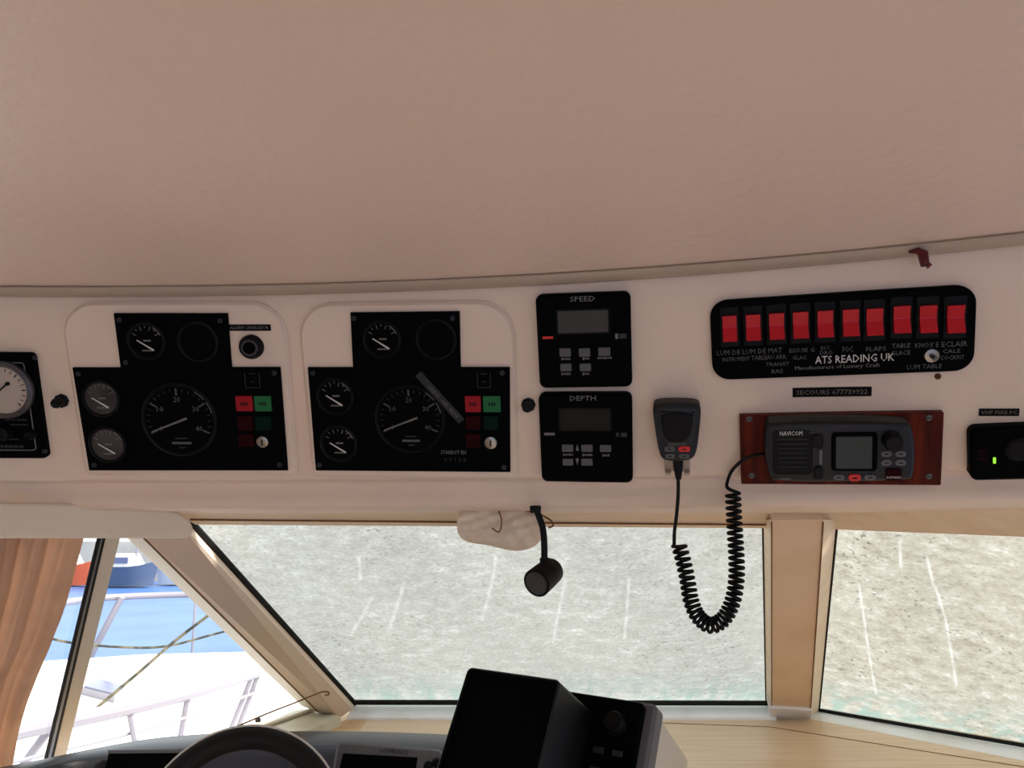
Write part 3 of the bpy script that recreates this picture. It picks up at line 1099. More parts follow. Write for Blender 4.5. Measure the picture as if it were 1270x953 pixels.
for s, b in (('LUM DE', (889, 434.5, 918, 440.5)), ('LUM DE MAT', (921, 432.5, 970, 438.5)), ('INSTRUMENT', (896, 443, 930, 448)), ('TABLEAU ARR.', (932, 440.5, 976, 446)),
             ('ESSUIE G', (979, 432, 1010, 437)), ('GLAC', (983, 441.5, 1000, 446)), ('TRANSIT', (950, 449.5, 979, 454)), ('BAS', (957, 458, 971, 463)),
             ('ESC', (1018, 429.5, 1029, 433.5)), ('DRO', (1017, 435, 1033, 440)), ('FOC', (1045, 430, 1058, 437)), ('FLAPS', (1074, 430, 1099, 435.5)),
             ('TABLE', (1106, 426, 1129, 431.5)), ('GLACE', (1105, 435, 1129, 440.5)), ('KNOX E', (1135, 425, 1164, 431)), ('ECLAIR', (1168, 423.5, 1200, 430)),
             ('CALE', (1169, 433, 1191, 438)), ('COCKPIT', (1166, 441, 1196, 446)), ('LUM TABLE', (1125, 452, 1168, 457.5))):
    swtext(s, b, 'button_grey')
swtext('ATS READING UK', (1011, 440, 1109, 449.5), 'white', 'name_text')
swtext('Manufacturers of Luxury Craft', (986, 452.5, 1091, 458.5), 'grey_print', 'name_text')
c = P.px(1154.5, 440.5, z)
s_ = P.scale(1154, 440)
k = MB().lathe([(10.5 * s_, z - .001), (10.5 * s_, z + .002), (9 * s_, z + .005), (4 * s_, z + .0055)], c, 24).build('toggle_nut', 'chrome', sw)
MB().lathe([(3.6 * s_, z + .004), (2.6 * s_, z + .012), (3.2 * s_, z + .016), (2 * s_, z + .018)], c, 12).build('toggle_lever', 'dull_metal', k)

# ---- rusty screw, label tapes
Pq = Frame((1153, 457), (1173, 457), (1173, 477), (1153, 477))
o = thing('rusty_screw', 'rusty screw stub just below the red rocker panel', 'screw', Pq.m)
MB().lathe([(.0035, -.002), (.0035, .001), (.0024, .002)], n=12).build('head', 'rust', o)
MB().lathe([(.0014, .001), (.0011, .006), (.0004, .007)], n=8).build('tip', 'rust', o)
Pt = Frame((983, 481), (1081, 479.5), (1081, 491.5), (983, 493))
tape_label(Pt, (983, 480.5, 1081, 492), .0004, 'SECOURS 677739922', 'black embossed tape above the mahogany board')
Pt = Frame((1214, 507), (1264, 507), (1264, 516), (1214, 516))
tape_label(Pt, (1214, 507, 1264, 516), .0004, 'VHF FIXE PC', 'short black embossed tape above the box with a green light')

# ---- mahogany board and radio
P = Frame((917, 513), (1166, 508.5), (1166, 598.5), (919, 597))
ZB = .010
bd = thing('mounting_board', 'red-brown mahogany board behind the radio', 'board', P.m)
MB().plate(rrect(0, 0, P.w, P.h, .001, 2), -.010, ZB, .001).build('board', 'mahogany', bd)
screws(bd, P, [(929, 520), (1152, 518.5), (932, 590), (1152, 591)], ZB, .0036, 'dull_metal')

bx = (950, 524, 1134, 600)
ZR_ = .042
xc, yc, w, h = P.span(*bx, ZR_)
rd = thing('marine_radio', 'black marine radio with a grey screen and red keys on the mahogany board', 'radio', P.m)
sh_ = [(950, 532), (956, 524.5), (1126, 524.5), (1133, 533), (1136, 560), (1134, 590), (1129, 598), (962, 600), (954, 590), (949, 562)]
pillow(soften(P.poly(sh_, ZR_), 1), ZB + .0003, ZR_, .006).build('body', 'radio_grey', rd)
zz = ZR_


def rsp(b): return P.span(*b, zz)


x, y, w, h = rsp((957, 533, 1009, 590))
gr = MB()
gr.plate(rrect(x, y, w * .96, h * .96, .006, 4), zz - .001, zz + .0012, .0006)
spk = gr.build('speaker_grille', 'black_plastic', rd)
for i in range(7):
    MB().box((x, y + h * (.30 - .1 * i), zz + .0014), (w * .7, .0012, .0012)).build('grille_bar', 'radio_grey', spk, smooth=False)
x, y, w, h = rsp((967, 534.5, 995, 540))
text('name_text', 'NAVICOM', rd, x, y, w, h, zz + .0016, 'white')
x, y, w, h = rsp((1003, 535.5, 1009, 538))
MB().box((x, y, zz + .0015), (w, h * .7, .0004)).build('printed_mark', 'dim_print', rd, smooth=False)
x, y, w, h = rsp((967, 592.5, 981, 596))
MB().box((x, y, zz + .0004), (w, h * .6, .0004)).build('printed_mark', 'button_grey', rd, smooth=False)
for b in ((1007, 538, 1021, 556), (1009, 578, 1021, 595)):
    x, y, w, h = rsp(b)
    MB().plate(rrect(x, y, w, h, .004, 4), zz - .001, zz + .003, .0015).build('corner_pad', 'black_rubber', rd)
x, y, w, h = rsp((1016, 558, 1019.5, 576))
MB().box((x, y, zz + .0008), (w, h, .002)).build('latch_strip', 'button_dark', rd, smooth=False)
x, y, w, h = rsp((1031, 536, 1088, 584))
f = MB().plate(rrect(x, y, w, h, .004, 4), zz - .001, zz + .0025, .001).build('screen_frame', 'black', rd)
x, y, w, h = rsp((1036.5, 541, 1081, 580.5))
MB().plate(rrect(x, y, w, h, .001, 2), zz, zz + .003).build('screen', 'lcd_teal', f, smooth=False)
x, y, w, h = rsp((1093, 533, 1118, 557))
r = w / 2
MB().lathe([(r * 1.05, zz - .001), (r, zz + .004), (r * .95, zz + .014), (r * .8, zz + .017), (r * .4, zz + .0165)], (x, y), 28).build('channel_knob', 'black_rubber', rd)
for b, m_ in (((1092.5, 559, 1105.5, 566.5), 'button_dark'), ((1110, 559, 1123.5, 566.5), 'button_dark'), ((1092.5, 570, 1105.5, 577.5), 'button_dark'), ((1110, 570, 1123.5, 577.5), 'button_dark'),
              ((1033, 588.5, 1047, 595), 'button_dark'), ((1052, 588, 1067.5, 596.5), 'button_red'), ((1071.5, 588.5, 1086, 595), 'button_dark')):
    x, y, w, h = rsp(b)
    bt = MB().plate(rrect(x, y, w, h, h * .48, 4), zz - .001, zz + .0025, .0008).build('key', m_, rd)
    MB().box((x, y, zz + .0026), (w * .4, h * .2, .0004)).build('key_mark', 'black_print', bt, smooth=False)
x, y, w, h = rsp((1098, 581, 1118, 596))
dc = MB().plate(rrect(x, y, w, h, .002, 3), zz - .001, zz + .003, .001).build('distress_cover', 'dim_red', rd)
x, y, w, h = rsp((1099, 590, 1117, 592.5))
text('distress_text', 'DISTRESS', dc, x, y, w, h, zz + .0032, 'white')

# ---- alarm box with a green light, cut by the edge of the picture
P = Frame((1198, 526), (1300, 522), (1301, 588), (1200, 591))
z = .016
al = thing('alarm_box', 'black box with a small green light and a red mark', 'alarm', P.m)
MB().plate(rrect(0, 0, P.w, P.h, .008, 5), -.008, z, .003).build('case', 'black', al)
x, y, w, h = P.span(1231.5, 567.5, 1235, 575, z)
MB().plate(rrect(x, y, w, h, .0005, 2), z - .001, z + .0008).build('green_light', 'led', al, smooth=False)
for b in ((1214.5, 558.5, 1224, 561), (1214.5, 563, 1224, 565), (1214.5, 568, 1224, 571)):
    x, y, w, h = P.span(*b, z)
    MB().box((x, y, z + .0002), (w, h, .0005)).build('red_mark', 'dim_red', al, smooth=False)
cc = P.px(1262, 557, z)
MB().lathe([(.013, z - .001), (.013, z + .003), (.010, z + .006), (.006, z + .0055)], cc, 20).build('dial_knob', 'black_plastic', al)

# ---- hand microphone on its clip, with the coiled cord
P = Frame((810, 503), (869, 503), (866, 574), (817, 574))
mk = thing('hand_microphone', 'black hand microphone with a red key and long coiled cord', 'microphone', P.m)
ZM = .034
sh_ = [(809, 507), (814, 502), (838, 501), (864, 502), (870, 507), (869, 525), (865, 562), (859, 573), (840, 575), (824, 574), (817, 566), (811, 525)]
pillow(soften(P.poly(sh_, ZM)), .006, ZM, .009).build('body', 'radio_grey', mk)
ins = [(820, 512), (858, 512), (860, 520), (855, 548), (825, 549), (819, 522)]
pillow(soften(P.poly(ins, ZM)), ZM - .004, ZM + .0014, .002).build('front_shell', 'black_plastic', mk)
x, y, w, h = P.span(829, 549, 851, 552.5, ZM)
text('name_text', 'NAVICOM', mk, x, y, w, h, ZM + .0015, 'grey_print')
for b, m_ in (((824, 553.5, 837, 560.5), 'button_grey'), ((841.5, 553.5, 856, 560.5), 'button_red'), ((825, 562.5, 837, 568.5), 'button_grey'), ((842, 562.5, 855, 568.5), 'button_grey')):
    x, y, w, h = P.span(*b, ZM)
    bt = MB().plate(rrect(x, y, w, h, h * .4, 4), ZM - .001, ZM + .002, .0008).build('key', m_, mk)
    MB().box((x, y, ZM + .0022), (w * .35, h * .2, .0004)).build('key_mark', 'black_print', bt, smooth=False)
Minv = P.m.inverted()
YC = P.world((841, 576)).y - .018
nd = [at_y(841, 572, YC), at_y(841, 580, YC), at_y(841.5, 595, YC)]
MB().tube([Minv @ p for p in nd], [.0062, .0058, .0032], 12).build('cord_boot', 'black_rubber', mk)
lead = [at_y(841, 590, YC), at_y(841, 615, YC), at_y(839, 640, YC), at_y(836.5, 660, YC), at_y(836, 676, YC)]


def smooth_path(pts, n):
    pts = [Vector(p) for p in pts]
    out = []
    for i in range(len(pts) - 1):
        p0, p1, p2, p3 = pts[max(i - 1, 0)], pts[i], pts[i + 1], pts[min(i + 2, len(pts) - 1)]
        for k in range(n):
            t = k / n
            out.append(.5 * ((2 * p1) + (p2 - p0) * t + (2 * p0 - 5 * p1 + 4 * p2 - p3) * t * t + (3 * p1 - p0 - 3 * p2 + p3) * t ** 3))
    out.append(pts[-1])
    return out


axis = smooth_path([at_y(*q, YC) for q in ((842, 676), (848, 698), (853, 722), (857, 745), (866, 765), (881, 776), (897, 768), (908, 748), (913, 722), (913.5, 695), (911.5, 660), (910, 635), (909, 612))], 40)
cum = [0.0]
for i in range(1, len(axis)):
    cum.append(cum[-1] + (axis[i] - axis[i - 1]).length)
tot = cum[-1]
NT, PP = 41, 14
# turns crowd together at the bend
dens = []
for i in range(len(axis)):
    f = cum[i] / tot
    dens.append(1.0 + 0.45 * math.exp(-((f - .38) / .14) ** 2))
ph = [0.0]
for i in range(1, len(axis)):
    ph.append(ph[-1] + (cum[i] - cum[i - 1]) * (dens[i] + dens[i - 1]) / 2)
ph = [p / ph[-1] * NT for p in ph]
coil = []
j = 0
for k in range(NT * PP + 1):
    q = k / PP
    while j < len(ph) - 2 and ph[j + 1] < q:
        j += 1
    f = (q - ph[j]) / max(1e-9, ph[j + 1] - ph[j])
    f = min(1, max(0, f))
    c = axis[j].lerp(axis[j + 1], f)
    t = (axis[min(j + 1, len(axis) - 1)] - axis[max(j - 1, 0)]).normalized()
    s1_ = t.cross(Vector((0, 1, 0))).normalized()
    s2_ = Vector((0, 1, 0))
    a = 2 * math.pi * q + math.pi
    coil.append(c + s1_ * (.0079 * math.cos(a)) + s2_ * (.0079 * math.sin(a)))
tail = smooth_path([coil[-1], at_y(903, 606, YC), at_y(902, 598, YC + .002), at_y(908, 584, YC), at_y(921, 571, YC - .02), at_y(936, 565, YC - .032), at_y(947, 563, YC - .030)], 6)
full = smooth_path(lead + [coil[0]], 6)[:-1] + coil + tail[1:]
MB().tube([Minv @ p for p in full], .0021, 6).build('coiled_cord', 'black_rubber', mk)
# clip
ck = thing('microphone_clip', 'beige plastic clip holding the hand microphone', 'clip', P.m)
x, y, w, h = P.span(824, 560, 856, 583, 0)
MB().plate(rrect(x, y, w, h, .002, 3), -.004, .006, .001).build('back_plate', 'clip', ck)
MB().box((x - w * .36, y - h * .44, .012), (w * .22, .003, .014)).build('prong', 'clip', ck)
MB().box((x + w * .36, y - h * .44, .012), (w * .22, .003, .014)).build('prong', 'clip', ck)

# ---- red wire stub at the ceiling edge
p0 = Vector((0, 0, 0))
xw = at_z(1132, 320, ZT - .004)
rw = thing('wire_stub', 'dark red wire stub poking out where ceiling meets console', 'wire', Matrix.Translation(xw - Vector((0, .018, 0))))
MB().tube([(-.010, .006, .002), (-.004, 0, .001), (0, -.002, -.003), (.001, -.002, -.016)], [.0015, .0035, .0055, .0045], 10).build('sleeve', 'dark_red', rw)
MB().tube([(.001, -.004, -.012), (.004, -.006, -.017), (.001, -.004, -.019)], .002, 8).build('wire_end', 'dark_red', rw)

# ---- gooseneck lamp under the console
YL = 1.0
base = at_y(664, 628, YL)
zu = ZT - UD
gl = thing('gooseneck_lamp', 'small black gooseneck lamp hanging below the console', 'lamp', Matrix.Translation((base.x, YL, zu)))
I = gl.matrix_world.inverted()
MB().lathe([(.0068, -.006), (.0075, .0015), (.0065, .003)], (0, 0), 20).build('base_flange', 'black_plastic', gl)
nk = smooth_path([Vector((base.x, YL, zu + .002)), at_y(668, 640, YL), at_y(673, 655, YL), at_y(675, 675, YL), at_y(675, 700, YL)], 8)
MB().tube([I @ p for p in nk], .0042, 10).build('neck', 'black_rubber', gl)
hb, hf = at_y(685, 707, YL + .012), at_y(665, 724, YL - .022)
ax = (hf - hb)
hd = MB().tube([I @ (hb + ax * t) for t in (-.12, 0.0, .04, .5, .98, 1.0)], [.006, .0155, .0165, .0175, .0180, .0172], 24)
hdo = hd.build('lamp_head', 'black_plastic', gl)
MB().tube([I @ (hb + ax * t) for t in (.99, 1.012)], [.0150, .0146], 24).build('lamp_lens', 'dial_grey', hdo)
MB().tube([I @ at_y(675, 692, YL), I @ at_y(676, 708, YL)], .006, 12).build('swivel', 'black_plastic', gl)

# ---- crumpled cloth bundle under the console
YB = 1.13
cb = at_y(620, 650, YB)
bo = thing('cloth_bundle', 'crumpled cream cloth bundle tucked under the console beside the lamp', 'cloth', Matrix.Translation(cb))
s_ = YB / 1.015 / FPX
NB, NR = 96, 60
rr = []
for i in range(NR + 1):
    v = math.pi * i / NR
    ring = []
    for k in range(NB):
        u = 2 * math.pi * k / NB
        cx = math.copysign(abs(math.cos(v)) ** .62, math.cos(v))
        sr = max(.02, math.sin(v)) ** .62
        X = -cx * 53 * s_
        drop = 1 + .22 * (X / (53 * s_)) + .05 * math.sin(5 * X / (53 * s_))
        Zz = math.copysign(abs(math.sin(u)) ** .8, math.sin(u)) * sr * 28 * s_
        Yy = math.copysign(abs(math.cos(u)) ** .8, math.cos(u)) * sr * .030
        if Zz < 0:
            Zz *= drop * 1.05
        pin = math.exp(-((X - .008) / .012) ** 2)             # gathered where the tie pulls it in
        Yy *= 1 - .18 * pin * (0.5 + .5 * math.sin(u * 2))
        dd = math.hypot(X - .006, Zz + .006)
        an = math.atan2(Zz + .006, X - .006)
        Yy += .0034 * math.sin(an * 7 + 1.2 * math.sin(an * 3)) * math.exp(-dd / .022) * (1 if math.cos(u) < 0 else 0)
        Yy += .0028 * math.sin(X * 240 + Zz * 160) * sr + .002 * math.sin(Zz * 420 - X * 130)
        ring.append((X, Yy, Zz))
    rr.append(ring)
MB().rings(rr).build('cloth', 'bundle', bo, angle=80)
I = bo.matrix_world.inverted()
tie = smooth_path([at_y(616, 628, YB - .036), at_y(622, 645, YB - .037), at_y(619, 660, YB - .036), at_y(610, 655, YB - .036)], 6)
MB().tube([I @ p for p in tie], .0009, 6).build('tie_string', 'groove', bo)
loop = smooth_path([at_y(645, 632, YB - .034), at_y(664, 636, YB - .03), at_y(682, 645, YB - .03), at_y(686, 652, YB - .03), at_y(680, 655, YB - .03)], 6)
MB().tube([I @ p for p in loop], .0014, 6).build('tie_string', 'groove', bo)

# ================================================================== SIDE WINDOW DRESSING
pe0, pe1 = at_y(240, 650, 1.165), at_y(0, 650, 1.005)
PP_ = Plane(pe0, (pe1 - pe0).cross(Vector((0, 0, 1))))
pts = [(-210, 616), (0, 623), (150, 626), (196, 629), (220, 635), (236, 645), (241, 656), (238, 665), (232, 668), (-210, 668)]
pm = slab('curtain_pelmet', [PP_.hit(*p) for p in pts], 'pelmet', None, 0.012)
tag(pm, 'cream padded pelmet with a rounded end over the curtain', 'pelmet')
bv = pm.modifiers.new('soft', 'BEVEL'); bv.width = .005; bv.segments = 3

redge = [(630, 106), (668, 103), (722, 89), (765, 76), (807, 61), (840, 45), (867, 34), (905, 24), (948, 15), (1010, 6)]


def redge_x(row):
    for (r0, x0), (r1, x1) in zip(redge, redge[1:]):
        if row <= r1:
            return x0 + (x1 - x0) * (row - r0) / (r1 - r0)
    return redge[-1][1]


CPl = WS.off(0.010)
NU, NV = 90, 40
cv = []
for j in range(NV + 1):
    row = 640 + (1010 - 640) * j / NV
    x1 = redge_x(row)
    for i in range(NU + 1):
        u = i / NU
        xx = -150 + (x1 + 150) * u
        p = CPl.hit(xx, row)
        amp = .007 * (.5 + .8 * j / NV)
        ph_ = u * 34 + .8 * math.sin(u * 9) - .0035 * j * u
        p = p + CPl.n * (amp * math.sin(ph_) + .004 * math.sin(2.3 * ph_ + j * .1) + .003 * math.sin(j * .55 + u * 14) * (1 if 8 < j else 0))
        cv.append(tuple(p))
cf = [(j * (NU + 1) + i, j * (NU + 1) + i + 1, (j + 1) * (NU + 1) + i + 1, (j + 1) * (NU + 1) + i) for j in range(NV) for i in range(NU)]
cu = MB().add(cv, cf).build('curtain', 'curtain', angle=180)
tag(cu, 'tan cloth curtain drawn back beside the side window', 'curtain')
cs = cu.modifiers.new('cloth_thickness', 'SOLIDIFY'); cs.thickness = .0015

# curtain wire from the pillar hook
yw = 1.72
wr = thing('curtain_wire', 'thin dark wire running from the corner pillar behind the wheel', 'wire', Matrix.Translation(at_y(431, 860, yw)))
I = wr.matrix_world.inverted()
pth = smooth_path([at_y(408, 862, yw), at_y(407, 859, yw), at_y(400, 858.5, yw), at_y(385, 864, yw - .03), at_y(366, 872, yw - .07), at_y(330, 886, yw - .12), at_y(270, 912, yw - .26)], 6)
MB().tube([I @ p for p in pth], .0016, 6).build('wire', 'groove', wr)
MB().tube([I @ at_y(408, 862, yw), I @ at_y(403, 862.5, yw)], .0016, 6).build('hook', 'groove', wr)
MB().lathe([(.005, -.004), (.006, 0), (.003, .004)], n=12).xform(Matrix.Translation(I @ at_y(320, 893, yw - .14))).build('wire_stop', 'dull_metal', wr)

# ================================================================== HELM
# ---- dashboard on the shelf
back = [(-.92, 1.10), (-.83, 1.17), (-.735, 1.268), (-.665, 1.36), (-.60, 1.418), (-.5, 1.45), (-.38, 1.462), (-.25, 1.458), (-.13, 1.442), (-.05, 1.420), (.0, 1.395), (.03, 1.36)]
bp_ = smooth_path([(x, y, 0) for x, y in back], 4)
rr = []
zt_ = -.330
for p in bp_:
    d = max(.05, min(.10, (p.y - 1.22) * .45))
    x, y = p.x, p.y
    lx = .0 if x > -.6 else (-.6 - x) * .25
    rr.append([(x, y + .004, Z_SHELF + .0005), (x, y + .003, zt_ - .012), (x, y - .004, zt_ - .003), (x, y - .014, zt_), (x + lx * .5, y - d, zt_ - .001), (x + lx * .5, y - d - .008, zt_ - .006),
               (x + lx * .5, y - d - .016, zt_ - .02), (x + lx, max(y - d - .045, 1.05), Z_SHELF + .0005)])
db = thing('dashboard', 'dark grey moulded dashboard top behind the steering wheel', 'dashboard', Matrix.Translation((-.4, 1.4, Z_SHELF)))
I = db.matrix_world.inverted()
MB().rings(rr).xform(I).build('moulding', 'dash', db, angle=50)

# ---- flush display at the dashboard's outer end
PD = Plane(at_y(180, 945, 1.285), Vector((0, -1, .42)))
ds_ = [(135, 934), (237, 933), (232, 975), (126, 975)]
fd = slab('flat_display', [PD.hit(*p) for p in ds_], 'black', None, .014)
tag(fd, 'flat black screen set beside the steering wheel', 'display')
slab('top_rail', [PD.off(.0015).hit(*p) for p in ((134, 931), (238, 930), (238, 934), (134, 935))], 'bezel_grey', fd, .01)

# ---- chart plotter
PD2 = Plane(at_y(480, 940, 1.275), Vector((.12, -1, .38)))


class PFrame(Frame):
    def __init__(self, plane, tl, tr, br, bl):
        q = plane
        class _B:
            def world(s, p): return q.hit(*p)
        super().__init__(tl, tr, br, bl, 0.0, _B())


P = PFrame(PD2, (421, 920), (552, 930), (545, 1010), (400, 1005))
cp = thing('chart_plotter', 'grey-framed chart plotter with dark lettering above its black screen', 'chart plotter', P.m)
zz = .012
MB().plate(P.poly([(404, 1005), (417, 925), (424, 919.5), (545, 929), (551, 934), (545, 1010)], zz), -.004, zz, .004).build('case', 'bezel_grey', cp)
MB().plate(P.poly([(411, 1000), (425.5, 935), (518, 940), (509, 1000)], zz), zz - .001, zz + .0012).build('screen', 'black', cp, smooth=False)
x, y = P.px(489, 932.5, zz)
w = abs(P.px(506, 932, zz)[0] - P.px(471.5, 932, zz)[0])
text('name_text', 'LOWRANCE', cp, x, y, w, .0058, zz + .0004, 'black_print', rot=math.atan2(P.px(506, 934, zz)[1] - P.px(471, 930.5, zz)[1], w))
for p in ((531, 951), (541, 947), (527, 965)):
    c = P.px(*p, zz)
    MB().lathe([(.007, zz - .001), (.007, zz + .003), (.005, zz + .005)], c, 16).build('key', 'black_plastic', cp)

# ---- steering wheel
wc = at_y(296, 1042, 1.16)
nrm = Vector((0.10, -1, .30)).normalized()
xa = Vector((0, 0, 1)).cross(-nrm).normalized()
ya = (-nrm).cross(xa).normalized() * -1
ya = nrm.cross(xa)
if ya.z < 0:
    ya = -ya
    xa = -xa
WMx = Matrix(((xa.x, ya.x, nrm.x, wc.x), (xa.y, ya.y, nrm.y, wc.y), (xa.z, ya.z, nrm.z, wc.z), (0, 0, 0, 1)))
stw = thing('steering_wheel', 'black steering wheel with a thin painted highlight round its rim', 'steering wheel', WMx)
sw_d = (wc * 1.0)
RW = 130 * (wc.y * CS + wc.z * SN) / FPX
rim = [((RW - .016) * math.cos(a), (RW - .016) * math.sin(a), 0) for a in [2 * math.pi * k / 72 for k in range(72)]]
MB().tube(rim, .0165, 14, closed=True).build('rim', 'wheel', stw, angle=80)
MB().tube([((RW - .001) * math.cos(a), (RW - .001) * math.sin(a), .007) for a in [2 * math.pi * k / 72 for k in range(72)]], .0019, 6, closed=True).build('rim_highlight', 'white', stw)  # white ring painted in for the highlight along the rim
for a in (195, 270, 345):
    a = math.radians(a)
    d = Vector((math.cos(a), math.sin(a), 0)); n_ = Vector((-d.y, d.x, 0))
    sp_ = MB()
    sec = lambda r, hw, z: [tuple(d * r + n_ * hw + Vector((0, 0, z + .003))), tuple(d * r - n_ * hw + Vector((0, 0, z + .003))), tuple(d * r - n_ * hw + Vector((0, 0, z - .004))), tuple(d * r + n_ * hw + Vector((0, 0, z - .004)))]
    sp_.rings([sec(.02, .018, -.02), sec(RW * .6, .012, -.012), sec(RW - .014, .016, 0)])
    sp_.build('spoke', 'wheel', stw, angle=30)
MB().lathe([(.05, -.035), (.05, -.02), (.045, -.012), (.02, -.008)], n=32).build('hub', 'black_plastic', stw)
MB().lathe([(.028, -.17), (.028, -.03)], n=24).build('column', 'black_plastic', stw)

# ---- radar display with its viewing hood
yaw, pit, rol = .52146, .50469, .0379
wv = Vector((math.sin(yaw) * math.cos(pit), math.cos(yaw) * math.cos(pit), -math.sin(pit)))
r0 = wv.cross(Vector((0, 0, 1))).normalized()
u0 = r0.cross(wv)
rv = r0 * math.cos(rol) - u0 * math.sin(rol)
uv = rv.cross(wv)
A0 = at_y(580, 827, 1.0)
RM = Matrix(((rv.x, uv.x, -wv.x, A0.x), (rv.y, uv.y, -wv.y, A0.y), (rv.z, uv.z, -wv.z, A0.z), (0, 0, 0, 1)))
ra = thing('radar_display', 'tilted radar display with a tall black viewing hood on the shelf', 'display', RM)
HW, HH, HD = .1286, .150, .1017
# hood (local z: +out of the screen; its mouth at z = 0, the face of the set at z = -HD)
hpoly = rrect(HW / 2, -HH / 2, HW, HH, .007, 5)
inn = rrect(HW / 2, -HH / 2, HW - .006, HH - .006, .005, 5)
back_ = rrect(HW / 2, -HH / 2, HW * 1.0, HH, .007, 5)
ho = MB()
ho.rings([[(x, y, -HD) for x, y in back_], [(x, y, -.002) for x, y in hpoly], [(x, y, 0) for x, y in inset(hpoly, .002)], [(x, y, -.004) for x, y in inn]], cap0=True, cap1=True)
ho.build('viewing_hood', 'hood', ra)
MB().plate(inset(inn, .0005), -.006, -.0036).build('mouth_shade', 'black', ra, smooth=False)  # black sheet painting the shade inside the hood
FX, FZ = .1924, .0182
face = rrect((FX - .02) / 2, FZ - .095, FX + .02, .19, .006, 4)
MB().plate(face, -HD - .012, -HD, .0015).build('front_face', 'black', ra)
bz = rrect((FX - .006) / 2, FZ - .096, FX + .032, .200, .008, 5)
MB().plate(bz, -HD - .034, -HD - .009, .004).build('bezel', 'bezel_grey', ra)
# housing behind, narrowing towards the back
h0 = rrect(FX / 2 - .003, FZ - .096, FX + .030, .188, .010, 5)
h1_ = rrect(FX / 2 - .002, FZ - .100, FX + .026, .178, .012, 5)
h2_ = rrect(FX / 2, FZ - .104, FX + .008, .160, .014, 5)
MB().rings([[(x, y, -HD - .033) for x, y in h0], [(x, y, -HD - .155) for x, y in h1_], [(x, y, -HD - .168) for x, y in h2_]]).build('housing', 'housing', ra)
c = (HW + .034, FZ - .030)
MB().lathe([(.014, -HD - .001), (.013, -HD + .010), (.011, -HD + .014), (.005, -HD + .0135)], c, 24).build('dial_knob', 'black_plastic', ra)
for i in range(2):
    for j in range(3):
        x, y = HW + .018 + i * .024, FZ - .062 - j * .022
        MB().plate(rrect(x, y, .013, .007, .001, 2), -HD - .001, -HD + .003, .001).build('key', 'radio_grey', ra)
# bracket foot down to the shelf
R3 = RM.to_3x3()
I = RM.inverted()
lowc = RM @ Vector((FX / 2, FZ - .17, -HD - .06))
ft = Vector((lowc.x, lowc.y, Z_SHELF))
MB().tube([I @ lowc, I @ (ft + Vector((0, 0, .004)))], .022, 14).build('bracket', 'black_plastic', ra)
MB().lathe([(.06, .0005), (.06, .006), (.05, .010)], n=28).xform(I @ Matrix.Translation(ft)).build('bracket_base', 'black_plastic', ra)

# ================================================================== OUTSIDE
# ---- weathered cloth cover stretched over the windscreen
cvr = thing('windscreen_cover', 'weathered off-white cloth cover over the outside of the windscreen', 'cover', Matrix.Translation((0, 0, 0)))
C1, C2 = W1.off(-.035), W2.off(-.035)


def cloth_panel(plane, quad, nu, nv, seed, creases, cm='cover'):
    rnd = random.Random(seed)
    q = [np.array(plane.hit(*p)) for p in quad]
    phs = [rnd.uniform(0, 6) for _ in range(6)]
    u, v = np.meshgrid(np.linspace(0, 1, nu + 1), np.linspace(0, 1, nv + 1))
    u, v = u.ravel()[:, None], v.ravel()[:, None]
    p = (q[0] * (1 - u) + q[1] * u) * (1 - v) + (q[3] * (1 - u) + q[2] * u) * v
    wear = np.zeros(len(p))
    for sg in creases:
        pts = [np.array(plane.hit(*c)) for c in sg]
        for a, b in zip(pts, pts[1:]):
            d = b - a
            t = np.clip(((p - a) @ d) / (d @ d), 0, 1)
            dist = np.linalg.norm(p - a - t[:, None] * d, axis=1)
            wear = np.maximum(wear, np.clip(1.2 - dist / .0026, 0, 1) * (.35 + .4 * np.sin(p[:, 2] * 90 + p[:, 0] * 40) ** 2))
    wob = .004 * np.sin(9 * u + 3 * v + phs[0]) + .003 * np.sin(17 * u - 5 * v + phs[1]) + .002 * np.sin(11 * v + phs[2])
    p = p + np.array(plane.n) * wob
    fs_ = []
    for j in range(nv):
        for i in range(nu):
            a = j * (nu + 1) + i
            fs_.append((a, a + 1, a + nu + 2, a + nu + 1))
    o = MB().add(p.tolist(), fs_).build('cover_panel', cm, cvr, angle=180)
    at = o.data.attributes.new('wear', 'FLOAT', 'POINT')
    at.data.foreach_set('value', wear)
    return o


k1 = cloth_panel(C1, [(222, 640), (1000, 642), (996, 890), (434, 890)], 330, 150, 1,
                 [((615, 693), (613, 712), (598, 772)), ((502, 722), (484, 778)), ((462, 740), (452, 760), (434, 792)), ((701, 716), (692, 760), (686, 800)),
                  ((780, 714), (777, 752), (774, 790)), ((445, 690), (447, 715))])
k2 = cloth_panel(C2, [(1000, 642), (1680, 655), (1680, 1022), (996, 890)], 300, 150, 2,
                 [((1066, 720), (1075, 790), (1086, 862)), ((1160, 728), (1172, 770), (1186, 850)), ((1117, 668), (1118, 700)), ((1150, 690), (1158, 728))], 'cover_mouldy')

# ---- foredeck, water, quay
ZD = -.95
dk = [at_z(-330, 842, ZD), at_z(-60, 826, ZD), at_z(60, 820, ZD), at_z(180, 812, ZD), at_z(300, 809, ZD), at_z(420, 812, ZD), Vector((2.5, 6.0, ZD)), Vector((2.2, 2.1, ZD)), Vector((-1.6, 1.2, ZD)), Vector((-4.5, 1.2, ZD))]
struct(MB().rings([[tuple(p) for p in dk], [(p.x, p.y, p.z - .3) for p in dk]]).build('foredeck', 'deck', smooth=False))
struct(MB().box((0, 60, -2.62), (260, 150, .1)).build('water', 'water', smooth=False))
qy = MB().box((-30, 52, -1.4), (70, 4, 2.6)).build('quay', 'quay', smooth=False)
struct(qy)


